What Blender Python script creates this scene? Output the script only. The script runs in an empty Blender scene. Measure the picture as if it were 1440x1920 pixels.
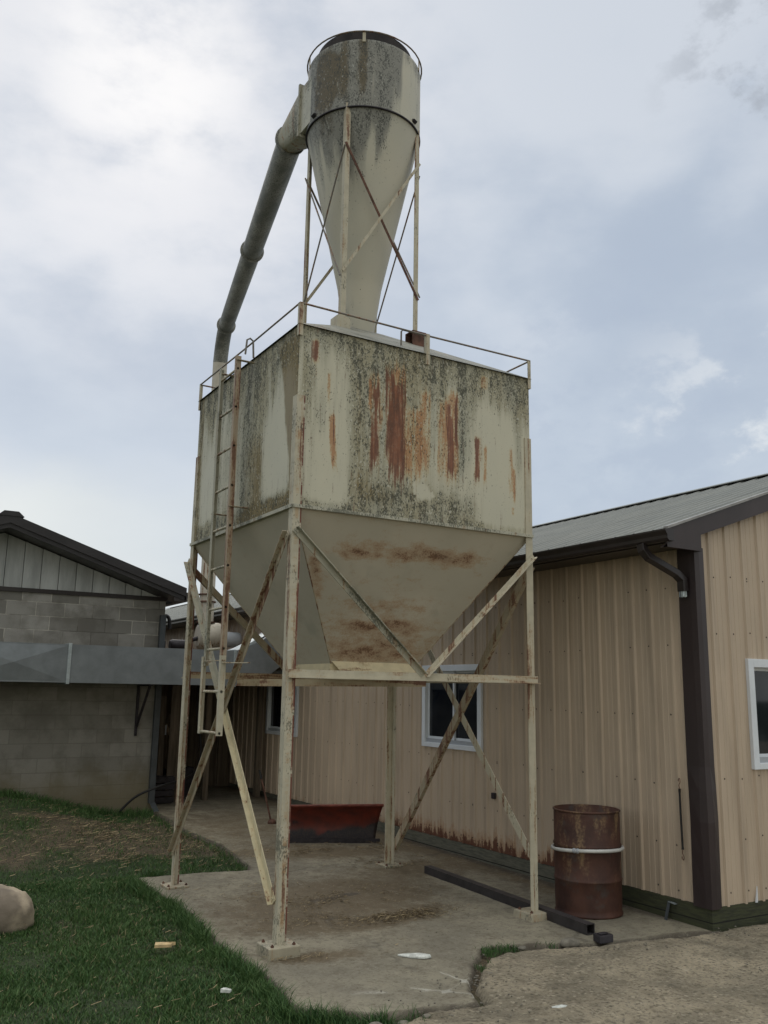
import bpy, math, random
import numpy as np
from mathutils import Vector, Matrix, Euler

R = math.radians
rng = np.random.default_rng(7)
random.seed(7)
scene = bpy.context.scene
COL = scene.collection

# ------------------------------------------------------------------ mesh helpers
class MB:
    """collects shapes, then links them as ONE mesh object"""
    def __init__(s):
        s.v, s.f, s.m, s.sm = [], [], [], []
        s.mi = 0
    def add(s, vs, fs, smooth=False):
        o = len(s.v)
        s.v += [tuple(map(float, p)) for p in vs]
        for f in fs:
            s.f.append(tuple(i + o for i in f)); s.m.append(s.mi); s.sm.append(smooth)
    def box(s, a, b):
        (x0, y0, z0), (x1, y1, z1) = a, b
        x0, x1 = min(x0, x1), max(x0, x1); y0, y1 = min(y0, y1), max(y0, y1); z0, z1 = min(z0, z1), max(z0, z1)
        s.add([(x0,y0,z0),(x1,y0,z0),(x1,y1,z0),(x0,y1,z0),(x0,y0,z1),(x1,y0,z1),(x1,y1,z1),(x0,y1,z1)],
              [(0,3,2,1),(4,5,6,7),(0,1,5,4),(1,2,6,5),(2,3,7,6),(3,0,4,7)])
    def sweep(s, p0, p1, u, v, sec):
        """closed 2-D section (counter-clockwise list of (a,b)) swept from p0 to p1"""
        p0, p1, u, v = map(Vector, (p0, p1, u, v))
        n = len(sec)
        vs = [p0 + u*a + v*b for a, b in sec] + [p1 + u*a + v*b for a, b in sec]
        fs = [(i, (i+1) % n, n+(i+1) % n, n+i) for i in range(n)]
        if u.cross(v).dot(p1-p0) > 0:
            fs += [tuple(range(n-1, -1, -1)), tuple(range(n, 2*n))]
        else:
            fs = [f[::-1] for f in fs] + [tuple(range(n)), tuple(range(2*n-1, n-1, -1))]
        s.add(vs, fs)
    def angle(s, p0, p1, u, v, a=.075, t=.008):
        s.sweep(p0, p1, u, v, [(0,0),(a,0),(a,t),(t,t),(t,a),(0,a)])
    def bar(s, p0, p1, w, t, n):
        """flat bar, width w across, thickness t along n"""
        d = (Vector(p1)-Vector(p0)).normalized(); n = Vector(n)
        n = (n - d*n.dot(d)).normalized(); u = d.cross(n).normalized()
        s.sweep(p0, p1, u, n, [(-w/2,-t/2),(w/2,-t/2),(w/2,t/2),(-w/2,t/2)])
    def tube(s, pts, r, n=10, cap=True):
        pts = [Vector(p) for p in pts]
        rr = r if isinstance(r, (list, tuple)) else [r]*len(pts)
        vs, prev = [], None
        for i, p in enumerate(pts):
            d = (pts[min(i+1, len(pts)-1)] - pts[max(i-1, 0)]).normalized()
            if prev is None:
                a = Vector((0,0,1)) if abs(d.z) < .9 else Vector((1,0,0))
                u = d.cross(a).normalized()
            else:
                u = (prev - d*prev.dot(d)).normalized()
            prev = u; w = d.cross(u)
            for k in range(n):
                t = 2*math.pi*k/n
                vs.append(p + (u*math.cos(t) + w*math.sin(t))*rr[i])
        fs = []
        for i in range(len(pts)-1):
            for k in range(n):
                fs.append((i*n+k, i*n+(k+1) % n, (i+1)*n+(k+1) % n, (i+1)*n+k))
        s.add(vs, fs, True)
        if cap:
            m = (len(pts)-1)*n
            s.add(vs[:n], [tuple(range(n-1, -1, -1))]); s.add(vs[m:m+n], [tuple(range(n))])
    def lathe(s, c, prof, n=48, close=False, smooth=True):
        """prof = [(r,z)...] revolved about the vertical through c"""
        vs = [(c[0]+r*math.cos(2*math.pi*k/n), c[1]+r*math.sin(2*math.pi*k/n), c[2]+z) for r, z in prof for k in range(n)]
        fs = []
        for i in range(len(prof)-1):
            for k in range(n):
                fs.append((i*n+k, i*n+(k+1) % n, (i+1)*n+(k+1) % n, (i+1)*n+k))
        s.add(vs, fs, smooth)
        if close:
            m = (len(prof)-1)*n
            s.add(vs[m:], [tuple(range(n))]); s.add(vs[:n], [tuple(range(n-1, -1, -1))])
    def poly(s, pts):
        s.add(pts, [tuple(range(len(pts)))])
    def prism(s, pts, off):
        """extrude a polygon by a vector"""
        off = Vector(off); pts = [Vector(p) for p in pts]; n = len(pts)
        nrm = Vector((0,0,0))
        for i in range(n): nrm += pts[i].cross(pts[(i+1) % n])
        if nrm.dot(off) > 0: pts = pts[::-1]
        s.add(pts + [p+off for p in pts], [tuple(range(n)), tuple(range(2*n-1, n-1, -1))] +
              [(i, n+i, n+(i+1) % n, (i+1) % n) for i in range(n)])
    def build(s, name, mats, parent=None, bevel=0):
        me = bpy.data.meshes.new(name)
        off = parent_world(parent)
        me.from_pydata([(x-off[0], y-off[1], z-off[2]) for x, y, z in s.v], [], s.f)
        for m in (mats if isinstance(mats, (list, tuple)) else [mats]): me.materials.append(m)
        me.polygons.foreach_set('material_index', s.m)
        me.polygons.foreach_set('use_smooth', s.sm)
        me.update()
        o = bpy.data.objects.new(name, me); COL.objects.link(o)
        if parent is not None: o.parent = parent
        if bevel:
            b = o.modifiers.new('bevel', 'BEVEL'); b.width = bevel; b.segments = 2; b.limit_method = 'ANGLE'; b.angle_limit = R(40)
        return o

WORLD = {}
def parent_world(p):
    """all parts are modelled in world coordinates, then moved into their root's frame"""
    if p is None: return (0, 0, 0)
    off = Vector((0, 0, 0))
    while p is not None:
        off += Vector(p.location); p = p.parent
    return off

def tag(o, label=None, cat=None, group=None, kind=None):
    if label: o['label'] = label
    if cat: o['category'] = cat
    if group: o['group'] = group
    if kind: o['kind'] = kind
    return o
def thing(name, loc, label, cat, group=None):
    o = bpy.data.objects.new(name, None); o.location = loc; o.empty_display_size = .2
    COL.objects.link(o)
    return tag(o, label, cat, group)

def mesh_np(name, V, F, mat, attrs=None, smooth=True, parent=None):
    """numpy mesh: V (n,3), F (m,3|4); attrs = {name: float per vertex}"""
    me = bpy.data.meshes.new(name)
    V = np.asarray(V, np.float64) - np.array(parent_world(parent))
    F = np.asarray(F, np.int32); k = F.shape[1]
    me.vertices.add(len(V)); me.vertices.foreach_set('co', V.astype(np.float32).ravel())
    me.loops.add(F.size); me.loops.foreach_set('vertex_index', F.ravel())
    me.polygons.add(len(F)); me.polygons.foreach_set('loop_start', np.arange(len(F), dtype=np.int32)*k)
    me.polygons.foreach_set('use_smooth', np.full(len(F), smooth))
    for an, av in (attrs or {}).items():
        a = me.attributes.new(an, 'FLOAT', 'POINT'); a.data.foreach_set('value', np.asarray(av, np.float32).ravel())
    me.update(calc_edges=True); me.validate()
    for m in (mat if isinstance(mat, (list, tuple)) else [mat]): me.materials.append(m)
    o = bpy.data.objects.new(name, me); COL.objects.link(o)
    if parent is not None: o.parent = parent
    return o

def grid_faces(nu, nv):
    i = np.arange(nu-1)[:, None]*nv + np.arange(nv-1)[None, :]
    return np.stack([i, i+nv, i+nv+1, i+1], -1).reshape(-1, 4)

def h2(ix, iy, seed):
    n = (ix.astype(np.int64)*374761393 + iy.astype(np.int64)*668265263 + seed*974711) & 0x7fffffff
    n = ((n ^ (n >> 13))*1274126177) & 0x7fffffff
    return ((n ^ (n >> 16)) & 0xffff)/65535.0
def vn(x, y, seed=0):
    x = np.asarray(x, float); y = np.asarray(y, float)
    ix = np.floor(x); iy = np.floor(y); fx = x-ix; fy = y-iy
    fx = fx*fx*(3-2*fx); fy = fy*fy*(3-2*fy)
    a = h2(ix, iy, seed); b = h2(ix+1, iy, seed); c = h2(ix, iy+1, seed); d = h2(ix+1, iy+1, seed)
    return (a*(1-fx)+b*fx)*(1-fy) + (c*(1-fx)+d*fx)*fy
def fbm(x, y, seed=0, o=4):
    t = 0; w = .5; tot = 0
    for k in range(o):
        t = t + w*vn(np.asarray(x)*2**k, np.asarray(y)*2**k, seed+k*17); tot += w; w *= .55
    return t/tot
def sstep(a, b, x):
    t = np.clip((np.asarray(x, float)-a)/(b-a), 0, 1); return t*t*(3-2*t)
def poly_sd(X, Y, P):
    """signed distance to polygon, positive inside"""
    P = np.array(P, float); d = np.full(X.shape, 1e9); ins = np.zeros(X.shape, bool)
    for i in range(len(P)):
        (x0, y0), (x1, y1) = P[i], P[(i+1) % len(P)]
        ex, ey = x1-x0, y1-y0
        t = np.clip(((X-x0)*ex+(Y-y0)*ey)/(ex*ex+ey*ey), 0, 1)
        d = np.minimum(d, np.hypot(X-x0-t*ex, Y-y0-t*ey))
        c = (y0 > Y) != (y1 > Y)
        with np.errstate(divide='ignore', invalid='ignore'):
            xi = ex*(Y-y0)/(ey if ey != 0 else 1e-12) + x0
        ins ^= c & (X < xi)
    return np.where(ins, d, -d)

# ------------------------------------------------------------------ material helper
class M:
    def __init__(s, name, rough=.7, metal=0., spec=.35):
        s.mat = bpy.data.materials.new(name); s.mat.use_nodes = True
        s.nt = s.mat.node_tree; s.b = s.nt.nodes['Principled BSDF']
        s.b.inputs['Roughness'].default_value = rough; s.b.inputs['Metallic'].default_value = metal
        s.b.inputs['Specular IOR Level'].default_value = spec
        s._pos = None
    def n(s, t): return s.nt.nodes.new(t)
    def l(s, a, b): s.nt.links.new(a, b)
    def put(s, sock, v):
        if hasattr(v, 'is_linked') or isinstance(v, bpy.types.NodeSocket): s.l(v, sock)
        elif isinstance(v, (tuple, list)):
            sock.default_value = tuple(v) if len(v) == len(sock.default_value) else (*v, 1.0)
        else: sock.default_value = v
    @property
    def pos(s):
        if s._pos is None: s._pos = s.n('ShaderNodeNewGeometry').outputs['Position']
        return s._pos
    def scaled(s, v, off=(0, 0, 0), src=None):
        m = s.n('ShaderNodeMapping'); m.inputs['Scale'].default_value = v; m.inputs['Location'].default_value = off
        s.l(src or s.pos, m.inputs['Vector']); return m.outputs[0]
    def noise(s, sc=5., det=4., rough=.55, scale=(1, 1, 1), off=(0, 0, 0), dist=0.):
        t = s.n('ShaderNodeTexNoise'); s.l(s.scaled(scale, off), t.inputs['Vector'])
        t.inputs['Scale'].default_value = sc; t.inputs['Detail'].default_value = det
        t.inputs['Roughness'].default_value = rough; t.inputs['Distortion'].default_value = dist
        return t.outputs['Fac']
    def voro(s, sc=20., scale=(1, 1, 1), out='Distance', feat='F1'):
        t = s.n('ShaderNodeTexVoronoi'); t.feature = feat; s.l(s.scaled(scale), t.inputs['Vector']); t.inputs['Scale'].default_value = sc
        return t.outputs[out]
    def m(s, op, a, b=0., c=0., clamp=False):
        t = s.n('ShaderNodeMath'); t.operation = op; t.use_clamp = clamp
        s.put(t.inputs[0], a); s.put(t.inputs[1], b); s.put(t.inputs[2], c); return t.outputs[0]
    def rng(s, v, a, b, c=0., d=1., smooth=True):
        t = s.n('ShaderNodeMapRange'); t.interpolation_type = 'SMOOTHSTEP' if smooth else 'LINEAR'
        s.put(t.inputs[0], v)
        for i, q in enumerate((a, b, c, d)): s.put(t.inputs[1+i], q)
        return t.outputs[0]
    def mix(s, f, a, b, mode='MIX'):
        t = s.n('ShaderNodeMix'); t.data_type = 'RGBA'; t.blend_type = mode
        s.put(t.inputs[0], f); s.put(t.inputs[6], a); s.put(t.inputs[7], b); return t.outputs[2]
    def attr(s, name):
        t = s.n('ShaderNodeAttribute'); t.attribute_name = name; return t.outputs['Fac']
    def sep(s):
        t = s.n('ShaderNodeSeparateXYZ'); s.l(s.pos, t.inputs[0]); return t.outputs
    def color(s, c): s.put(s.b.inputs['Base Color'], c); return s
    def rough(s, v): s.put(s.b.inputs['Roughness'], v); return s
    def bump(s, h, strength=.3, dist=.01):
        t = s.n('ShaderNodeBump'); t.inputs['Strength'].default_value = strength; t.inputs['Distance'].default_value = dist
        s.put(t.inputs['Height'], h); s.l(t.outputs[0], s.b.inputs['Normal']); return s

def c255(r, g, b, k=1.):
    f = lambda x: ((x/255+.055)/1.055)**2.4 if x > 10 else x/255/12.92
    return (f(r)*k, f(g)*k, f(b)*k)

CREAM = (.50, .47, .37)
CREAM2 = (.50, .455, .345)
GREYL = (.235, .24, .205)
DARKL = (.05, .052, .042)
OLIVE = (.205, .155, .068)
RUST = (.17, .072, .045)
RUSTD = (.085, .040, .030)
ORANGE = (.40, .20, .075)

def mat_bin():
    """weathered cream sheet: stain shapes come from per-vertex masks, their grain from noise"""
    k = M('weathered_bin_sheet', .62)
    fine = k.noise(88, 3, .6, scale=(1, 1, .6))
    mid = k.noise(24, 4, .6, scale=(1, 1, .45), off=(3, 1, 2))
    big = k.noise(2.2, 3, .5, scale=(1, 1, .5))
    streak = k.noise(13, 4, .6, scale=(1, 1, .09), off=(5, 5, 1))
    hair = k.noise(42, 4, .6, scale=(1, 1, .07), off=(2, 8, 1))
    base = k.mix(k.rng(big, .3, .7), (.56, .525, .405), (.52, .495, .39))
    li = k.m('ADD', k.attr('lichen'), k.m('MULTIPLY', k.m('SUBTRACT', streak, .5), k.m('ADD', k.m('MULTIPLY', k.attr('lichen'), 1.3), .5)))
    g = k.rng(k.m('ADD', li, k.m('MULTIPLY', k.m('SUBTRACT', hair, .5), .7)), .05, .8)
    stain = k.mix(k.rng(big, .35, .6), (.275, .272, .215), (.27, .24, .15))
    c = k.mix(k.m('MULTIPLY', g, .74), base, stain)
    dk = k.rng(k.m('ADD', li, k.m('MULTIPLY', k.m('SUBTRACT', mid, .5), .8)), .8, 1.25)
    c = k.mix(k.m('MULTIPLY', dk, .5), c, (.115, .118, .10))
    ol = k.m('ADD', k.attr('olive'), k.m('ADD', k.m('MULTIPLY', k.m('SUBTRACT', mid, .5), .6), k.m('MULTIPLY', k.m('SUBTRACT', hair, .5), .7)))
    c = k.mix(k.m('MULTIPLY', k.rng(ol, .2, .72), .9), c, OLIVE)
    ru = k.attr('rust')
    o1 = k.m('ADD', ru, k.m('ADD', k.m('MULTIPLY', k.m('SUBTRACT', fine, .5), .9), k.m('MULTIPLY', k.m('SUBTRACT', hair, .5), 1.3)))
    c = k.mix(k.m('MULTIPLY', k.rng(o1, .25, .75), .62), c, (.47, .34, .17))
    c = k.mix(k.m('MULTIPLY', k.rng(o1, .55, .85), .75), c, (.38, .175, .075))
    red = k.attr('red')
    r1 = k.m('ADD', red, k.m('ADD', k.m('MULTIPLY', k.m('SUBTRACT', fine, .5), .8), k.m('MULTIPLY', k.m('SUBTRACT', hair, .5), 2.8)))
    c = k.mix(k.m('MULTIPLY', k.rng(r1, .30, .85), .9), c, k.mix(k.rng(k.m('ADD', hair, k.m('MULTIPLY', mid, .4)), .55, .82), (.24, .088, .048), (.125, .052, .036)))
    # black lichen specks, and flakes of pale paint between them
    sp = k.m('ADD', k.m('MULTIPLY', li, .20), k.m('ADD', fine, k.m('MULTIPLY', k.m('SUBTRACT', mid, .5), .55)))
    norust = k.rng(r1, .35, .7, 1, .25)
    c = k.mix(k.m('MULTIPLY', k.m('MULTIPLY', k.rng(sp, .690, .740), .80), norust), c, (.060, .060, .045))
    pale = k.noise(70, 3, .6, scale=(1, 1, .55), off=(9, 2, 7))
    pl = k.m('MULTIPLY', k.rng(pale, .60, .655), k.rng(li, .25, .6))
    c = k.mix(k.m('MULTIPLY', k.m('MULTIPLY', pl, .7), k.rng(r1, .3, .6, 1, .1)), c, (.58, .56, .47))
    k.color(c); k.rough(k.rng(li, 0, 1, .5, .85)); k.bump(k.m('ADD', fine, big), .12, .006)
    return k.mat
def mat_painted(name, base, rustk=.3, moss=.25, sc=1., grain=(1, 1, .035)):
    """painted steel with rust runs and dark moss flecks"""
    k = M(name, .6)
    st = k.noise(24*sc, 4, .6, scale=grain, off=(1, 4, 2)); fine = k.noise(75*sc, 4, .65, scale=(1, 1, .5)); mid = k.noise(9*sc, 4, .6)
    where = k.noise(2.3, 3, .6, off=(6, 2, 9))
    c = k.mix(k.rng(mid, .35, .7), base, tuple(x*.84 for x in base))
    ru = k.m('ADD', k.m('ADD', st, k.m('MULTIPLY', k.m('SUBTRACT', fine, .5), .30)), k.m('MULTIPLY', k.m('SUBTRACT', where, .5), .55))
    c = k.mix(k.m('MULTIPLY', k.rng(ru, .60-.12*rustk, .72-.08*rustk), .7), c, (.37, .24, .13))
    c = k.mix(k.m('MULTIPLY', k.rng(ru, .69-.13*rustk, .77-.11*rustk), .9), c, (.14, .062, .040))
    mo = k.m('ADD', k.noise(3.5*sc, 3, .5, off=(7, 3, 1)), k.m('MULTIPLY', k.m('SUBTRACT', fine, .5), 1.0))
    c = k.mix(k.m('MULTIPLY', k.rng(mo, .76-.2*moss, .84-.18*moss), .75), c, (.085, .088, .066))
    k.color(c); k.bump(fine, .15, .004)
    return k.mat
def mat_simple(name, col, rough=.6, metal=0., var=.2, sc=8., spec=.35, bump=.1, scale=(1, 1, 1)):
    k = M(name, rough, metal, spec)
    n = k.noise(sc, 5, .6, scale=scale); f = k.noise(sc*9, 3, .6, scale=scale)
    c = k.mix(k.rng(n, .3, .7), tuple(x*(1-var) for x in col), tuple(min(1, x*(1+var)) for x in col))
    c = k.mix(k.m('MULTIPLY', k.rng(f, .55, .75), var), c, tuple(x*.5 for x in col))
    k.color(c)
    if bump: k.bump(f, bump, .004)
    return k.mat

MT = {}
MT['bin'] = mat_bin()
def mat_leg():
    mt = mat_painted('cream_leg_paint', CREAM2, 1.0, .95)
    k = M.__new__(M); k.mat = mt; k.nt = mt.node_tree; k.b = k.nt.nodes['Principled BSDF']; k._pos = None
    x, y, z = k.sep(); old = k.b.inputs['Base Color'].links[0].from_socket
    br = k.noise(6, 4, .7, scale=(.2, .2, 1), off=(4, 2, 9))
    e = k.m('MULTIPLY', k.rng(k.m('ABSOLUTE', k.m('SUBTRACT', x, .073)), .007, .012, 1, 0), k.rng(br, .40, .5))
    c = k.mix(e, old, (.15, .052, .034))
    mid = k.m('MULTIPLY', k.rng(k.m('ABSOLUTE', k.m('SUBTRACT', x, .036)), .008, .022, 1, 0), k.rng(br, .48, .6))
    c = k.mix(k.m('MULTIPLY', mid, .55), c, (.42, .26, .13))
    k.color(c); return mt
MT['leg'] = mat_leg() if True else mat_painted('cream_leg_paint', CREAM2, 1.25, .95)
MT['leg_clean'] = mat_painted('cream_brace_paint', CREAM2, .85, .4)
MT['leg_rusty'] = mat_painted('rusty_brace_paint', (.40, .345, .25), 1.25, .4)
MT['mossy'] = mat_painted('mossy_brace_paint', (.38, .36, .28), .5, 1.05)
MT['beam'] = mat_painted('cream_beam_paint', CREAM2, .8, .6, 1., (.05, .05, .6))
MT['beam_rusty'] = mat_painted('rusty_beam_paint', (.44, .37, .25), 1.3, .3, 1., (.05, .05, .6))
MT['rail_rust'] = mat_painted('rusty_ladder_paint', (.38, .31, .23), 1.6, .2)
MT['dirty'] = mat_painted('dirty_base_paint', (.38, .34, .25), .9, .9)
MT['yellow'] = mat_painted('yellowed_brace_paint', (.56, .49, .32), .35, .1)
MT['rod'] = mat_painted('rail_rod', (.20, .18, .16), 1.0, .3)
MT['rust'] = mat_simple('bare_rust', (.11, .055, .038), .85, 0, .5, 12)
MT['darkcap'] = mat_simple('dark_rusted_cap', (.016, .013, .012), .8, 0, .4, 9, .1)

def mat_hopper():
    k = M('hopper_sheet', .6)
    fine = k.noise(70, 4, .65); mid = k.noise(9, 4, .6, scale=(1, 1, 2.2)); big = k.noise(1.8, 3, .5)
    base = k.mix(k.rng(big, .3, .7), (.53, .48, .385), (.475, .435, .35))
    ru = k.m('ADD', k.attr('rust'), k.m('ADD', k.m('MULTIPLY', k.m('SUBTRACT', fine, .5), 1.1), k.m('MULTIPLY', k.m('SUBTRACT', mid, .5), 1.7)))
    c = k.mix(k.m('MULTIPLY', k.rng(ru, .12, .75), .62), base, (.40, .255, .145))
    c = k.mix(k.m('MULTIPLY', k.rng(ru, .62, 1.2), .8), c, (.23, .115, .062))
    c = k.mix(k.m('MULTIPLY', k.rng(k.m('ADD', ru, k.m('SUBTRACT', fine, .5)), 1.0, 1.3), .6), c, (.09, .05, .035))
    sm = k.noise(3.2, 3, .5, off=(4, 4, 4))
    c = k.mix(k.m('MULTIPLY', k.rng(sm, .58, .75), .3), c, (.25, .25, .2))
    k.color(c); k.bump(fine, .06, .004)
    return k.mat
MT['hopper'] = mat_hopper()
MT['roof_sheet'] = mat_painted('bin_roof_sheet', (.25, .245, .205), .1, 1.3)

def mat_cyclone():
    k = M('weathered_cyclone_sheet', .6)
    fine = k.noise(80, 3, .6, scale=(1, 1, .6)); mid = k.noise(18, 4, .6, scale=(1, 1, .45)); streak = k.noise(7, 4, .6, scale=(1, 1, .14))
    base = k.mix(k.rng(k.noise(2, 3), .3, .7), (.54, .50, .40), (.50, .475, .39))
    li = k.attr('lichen'); ol = k.attr('olive')
    g = k.rng(k.m('ADD', li, k.m('MULTIPLY', k.m('SUBTRACT', streak, .5), 1.1)), .25, .75)
    c = k.mix(k.m('MULTIPLY', g, .82), base, (.165, .165, .150))
    c = k.mix(k.m('MULTIPLY', k.rng(k.m('ADD', ol, k.m('ADD', k.m('MULTIPLY', k.m('SUBTRACT', mid, .5), .8), k.m('MULTIPLY', k.m('SUBTRACT', streak, .5), .8))), .2, .7), .9), c, (.115, .088, .045))
    sp = k.m('ADD', k.m('MULTIPLY', li, .20), k.m('ADD', fine, k.m('MULTIPLY', k.m('SUBTRACT', mid, .5), .55)))
    c = k.mix(k.m('MULTIPLY', k.rng(sp, .70, .78), .8), c, (.045, .047, .04))
    pale = k.noise(55, 3, .6, scale=(1, 1, .5), off=(9, 2, 7))
    c = k.mix(k.m('MULTIPLY', k.m('MULTIPLY', k.rng(pale, .62, .67), k.rng(li, .3, .6)), .65), c, (.45, .45, .40))
    k.color(c); k.bump(fine, .1, .005)
    return k.mat
MT['cyclone'] = mat_cyclone()
def mat_pipe():
    k = M('grimy_pipe_sheet', .6)
    n = k.noise(5, 4, .6, scale=(1, .35, 1)); f = k.noise(60, 3, .65); 
    c = k.mix(k.rng(n, .35, .65), (.17, .172, .155), (.36, .35, .31))
    c = k.mix(k.m('MULTIPLY', k.rng(k.m('ADD', f, k.m('MULTIPLY', n, .3)), .66, .78), .8), c, (.06, .062, .055))
    k.color(c); return k.mat
MT['pipe'] = mat_pipe()
MT['pipe_clean'] = mat_painted('cream_riser_paint', (.55, .50, .41), .1, .1)

def mat_siding(name, col, rusty):
    k = M(name, .5, 0, .4)
    x, y, z = k.sep()
    n = k.noise(1.4, 4, .55, scale=(1, 1, .5)); st = k.noise(10, 5, .6, scale=(1, 1, .06)); f = k.noise(90, 3, .6)
    c = k.mix(k.rng(n, .3, .7), tuple(v*.90 for v in col), tuple(v*1.06 for v in col))
    c = k.mix(k.m('MULTIPLY', k.rng(st, .46, .70), .5), c, tuple(v*.6 for v in col))
    c = k.mix(k.m('MULTIPLY', k.rng(f, .66, .74), .4), c, tuple(v*.4 for v in col))
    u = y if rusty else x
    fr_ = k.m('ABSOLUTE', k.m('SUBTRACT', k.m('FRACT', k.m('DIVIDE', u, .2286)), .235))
    ln = k.m('MULTIPLY', k.rng(fr_, .012, .05, 1, 0), k.rng(k.noise(1.1, 3, .6, scale=(1, 1, .3)), .35, .6))  # shade of the rib sides, painted as dark lines at the rib feet
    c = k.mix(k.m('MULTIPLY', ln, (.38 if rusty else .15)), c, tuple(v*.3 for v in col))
    if rusty:
        hz = k.rng(z, .19, .48, 1, 0, False)
        yy = k.m('MULTIPLY', k.rng(y, .1, .8), k.rng(y, 3.2, 6.5, 1, .35))
        run = k.noise(16, 4, .65, scale=(1, 1, .07), off=(2, 2, 2)); gr = k.noise(30, 4, .65)
        h = k.m('MULTIPLY', k.m('ADD', k.m('MULTIPLY', hz, .50), k.m('ADD', k.m('MULTIPLY', run, .95), k.m('MULTIPLY', gr, .35))), k.m('ADD', k.m('MULTIPLY', yy, .35), .65))
        h = k.m('MULTIPLY', h, k.rng(hz, 0, .15))
        c = k.mix(k.m('MULTIPLY', k.rng(h, .84, 1.0), .6), c, (.34, .20, .11))
        c = k.mix(k.rng(h, 1.02, 1.09), c, (.12, .05, .03))
    k.color(c); k.bump(n, .08, .01)
    return k.mat
TAN = (.50, .398, .298)
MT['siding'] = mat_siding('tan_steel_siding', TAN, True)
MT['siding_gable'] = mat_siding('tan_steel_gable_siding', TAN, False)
MT['brown'] = mat_simple('dark_brown_trim', (.040, .028, .028), .42, 0, .18, 3, .4, .03, (1, 1, .3))
MT['charcoal'] = mat_simple('charcoal_trim', (.036, .033, .034), .5, 0, .2, 5, .3, .05, (.3, 1, 1))
MT['gutter'] = mat_simple('dark_brown_gutter', (.030, .024, .024), .35, 0, .2, 3, .4, .03)
MT['screw'] = mat_simple('screw_head', (.03, .026, .022), .6, 0, .2)
MT['white'] = mat_simple('white_vinyl', (.66, .69, .73), .35, 0, .05, 4, .4, .02)
MT['track'] = mat_simple('grey_window_track', (.35, .37, .40), .45, 0, .1, 4)
def mat_glass():
    k = M('dark_window_glass', .04, 0, .5)
    n = k.noise(2.2, 3, .5)
    k.color(k.mix(k.rng(n, .4, .7), (.006, .008, .013), (.022, .025, .032)))
    return k.mat
MT['glass'] = mat_glass()
def mat_roofmetal():
    k = M('grey_roof_steel', .38, 0, .55)
    n = k.noise(1.2, 4, .6); f = k.noise(45, 4, .65); st = k.noise(6, 4, .6, scale=(.12, 1, .12))
    c = k.mix(k.rng(n, .3, .7), (.165, .172, .158), (.235, .24, .22))
    c = k.mix(k.m('MULTIPLY', k.rng(st, .5, .75), .4), c, (.10, .105, .095))
    c = k.mix(k.m('MULTIPLY', k.rng(f, .62, .70), .7), c, (.05, .05, .045))
    k.color(c); k.rough(k.rng(n, .3, .7, .34, .5)); return k.mat
MT['roofmetal'] = mat_roofmetal()
def mat_board():
    k = M('mossy_skirt_board', .85)
    x, y, z = k.sep()
    n = k.noise(3, 4, .6, scale=(.6, .6, 2)); f = k.noise(40, 4, .6, scale=(.2, .2, 1.5))
    grey = k.mix(k.rng(f, .35, .7), (.13, .125, .095), (.075, .075, .06))
    green = k.mix(k.rng(f, .35, .7), (.055, .060, .030), (.036, .038, .024))
    c = k.mix(k.rng(k.m('ADD', y, k.m('MULTIPLY', n, .8)), .4, 1.4), green, grey)
    line = k.m('ABSOLUTE', k.m('SUBTRACT', z, .058))
    c = k.mix(k.rng(line, .003, .007, 1, 0), c, (.012, .012, .009))
    k.color(c); k.bump(f, .4, .01); return k.mat
MT['board'] = mat_board()
def mat_block():
    k = M('grey_concrete_block', .9)
    t = k.n('ShaderNodeTexBrick'); x, y, z = k.sep()
    cb = k.n('ShaderNodeCombineXYZ'); k.l(k.m('ADD', x, k.m('MULTIPLY', y, 1.0)), cb.inputs[0]); k.l(k.m('ADD', z, .13), cb.inputs[1])
    k.l(cb.outputs[0], t.inputs['Vector'])
    t.inputs['Scale'].default_value = 1; t.inputs['Brick Width'].default_value = .40; t.inputs['Row Height'].default_value = .20
    t.inputs['Mortar Size'].default_value = .006; t.inputs['Mortar Smooth'].default_value = .3; t.inputs['Bias'].default_value = 0
    t.inputs['Color1'].default_value = (.185, .175, .155, 1); t.inputs['Color2'].default_value = (.36, .345, .315, 1)
    n = k.noise(2.5, 5, .6); f = k.noise(80, 4, .7)
    mort = k.mix(k.m('MULTIPLY', k.rng(k.noise(1.7, 3), .42, .6), k.rng(z, 2.2, 2.7)), (.13, .12, .105), (.50, .47, .41))
    k.l(mort, t.inputs['Mortar'])
    c = k.mix(k.m('MULTIPLY', k.rng(z, 1.9, 2.3, 1, 0), .72), t.outputs['Color'], (.225, .212, .182))
    c = k.mix(k.m('MULTIPLY', k.rng(n, .4, .66), .6), c, (.12, .11, .092))
    c = k.mix(k.m('MULTIPLY', k.rng(f, .55, .72), .5), c, (.09, .085, .075))
    lowz = k.m('ADD', z, k.m('MULTIPLY', n, -.7))
    c = k.mix(k.rng(lowz, -.1, .55, .8, 0), c, (.165, .138, .08))
    pn = k.m('MULTIPLY', k.rng(z, 1.95, 2.35, 1, 0), .8)          # joints show less on the lower wall
    k.color(c); 
    hb = k.m('SUBTRACT', k.m('MULTIPLY', f, .35), k.m('MULTIPLY', t.outputs['Fac'], k.m('SUBTRACT', 1.0, k.m('MULTIPLY', pn, .6))))
    k.bump(hb, .5, .012); return k.mat
MT['block'] = mat_block()
MT['greyboard'] = mat_simple('grey_weathered_siding', (.42, .43, .42), .8, 0, .2, 6, .3, .15, (1, 1, .15))
MT['shingle'] = mat_simple('dark_roof_sheet', (.05, .045, .045), .7, 0, .25, 10)
MT['galv'] = mat_simple('galvanised_duct', (.215, .235, .25), .42, .45, .12, 5, .5, .02)
MT['galv_light'] = mat_simple('bright_galvanised_flange', (.42, .47, .49), .4, .5, .15, 20, .5, .05)
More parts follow.
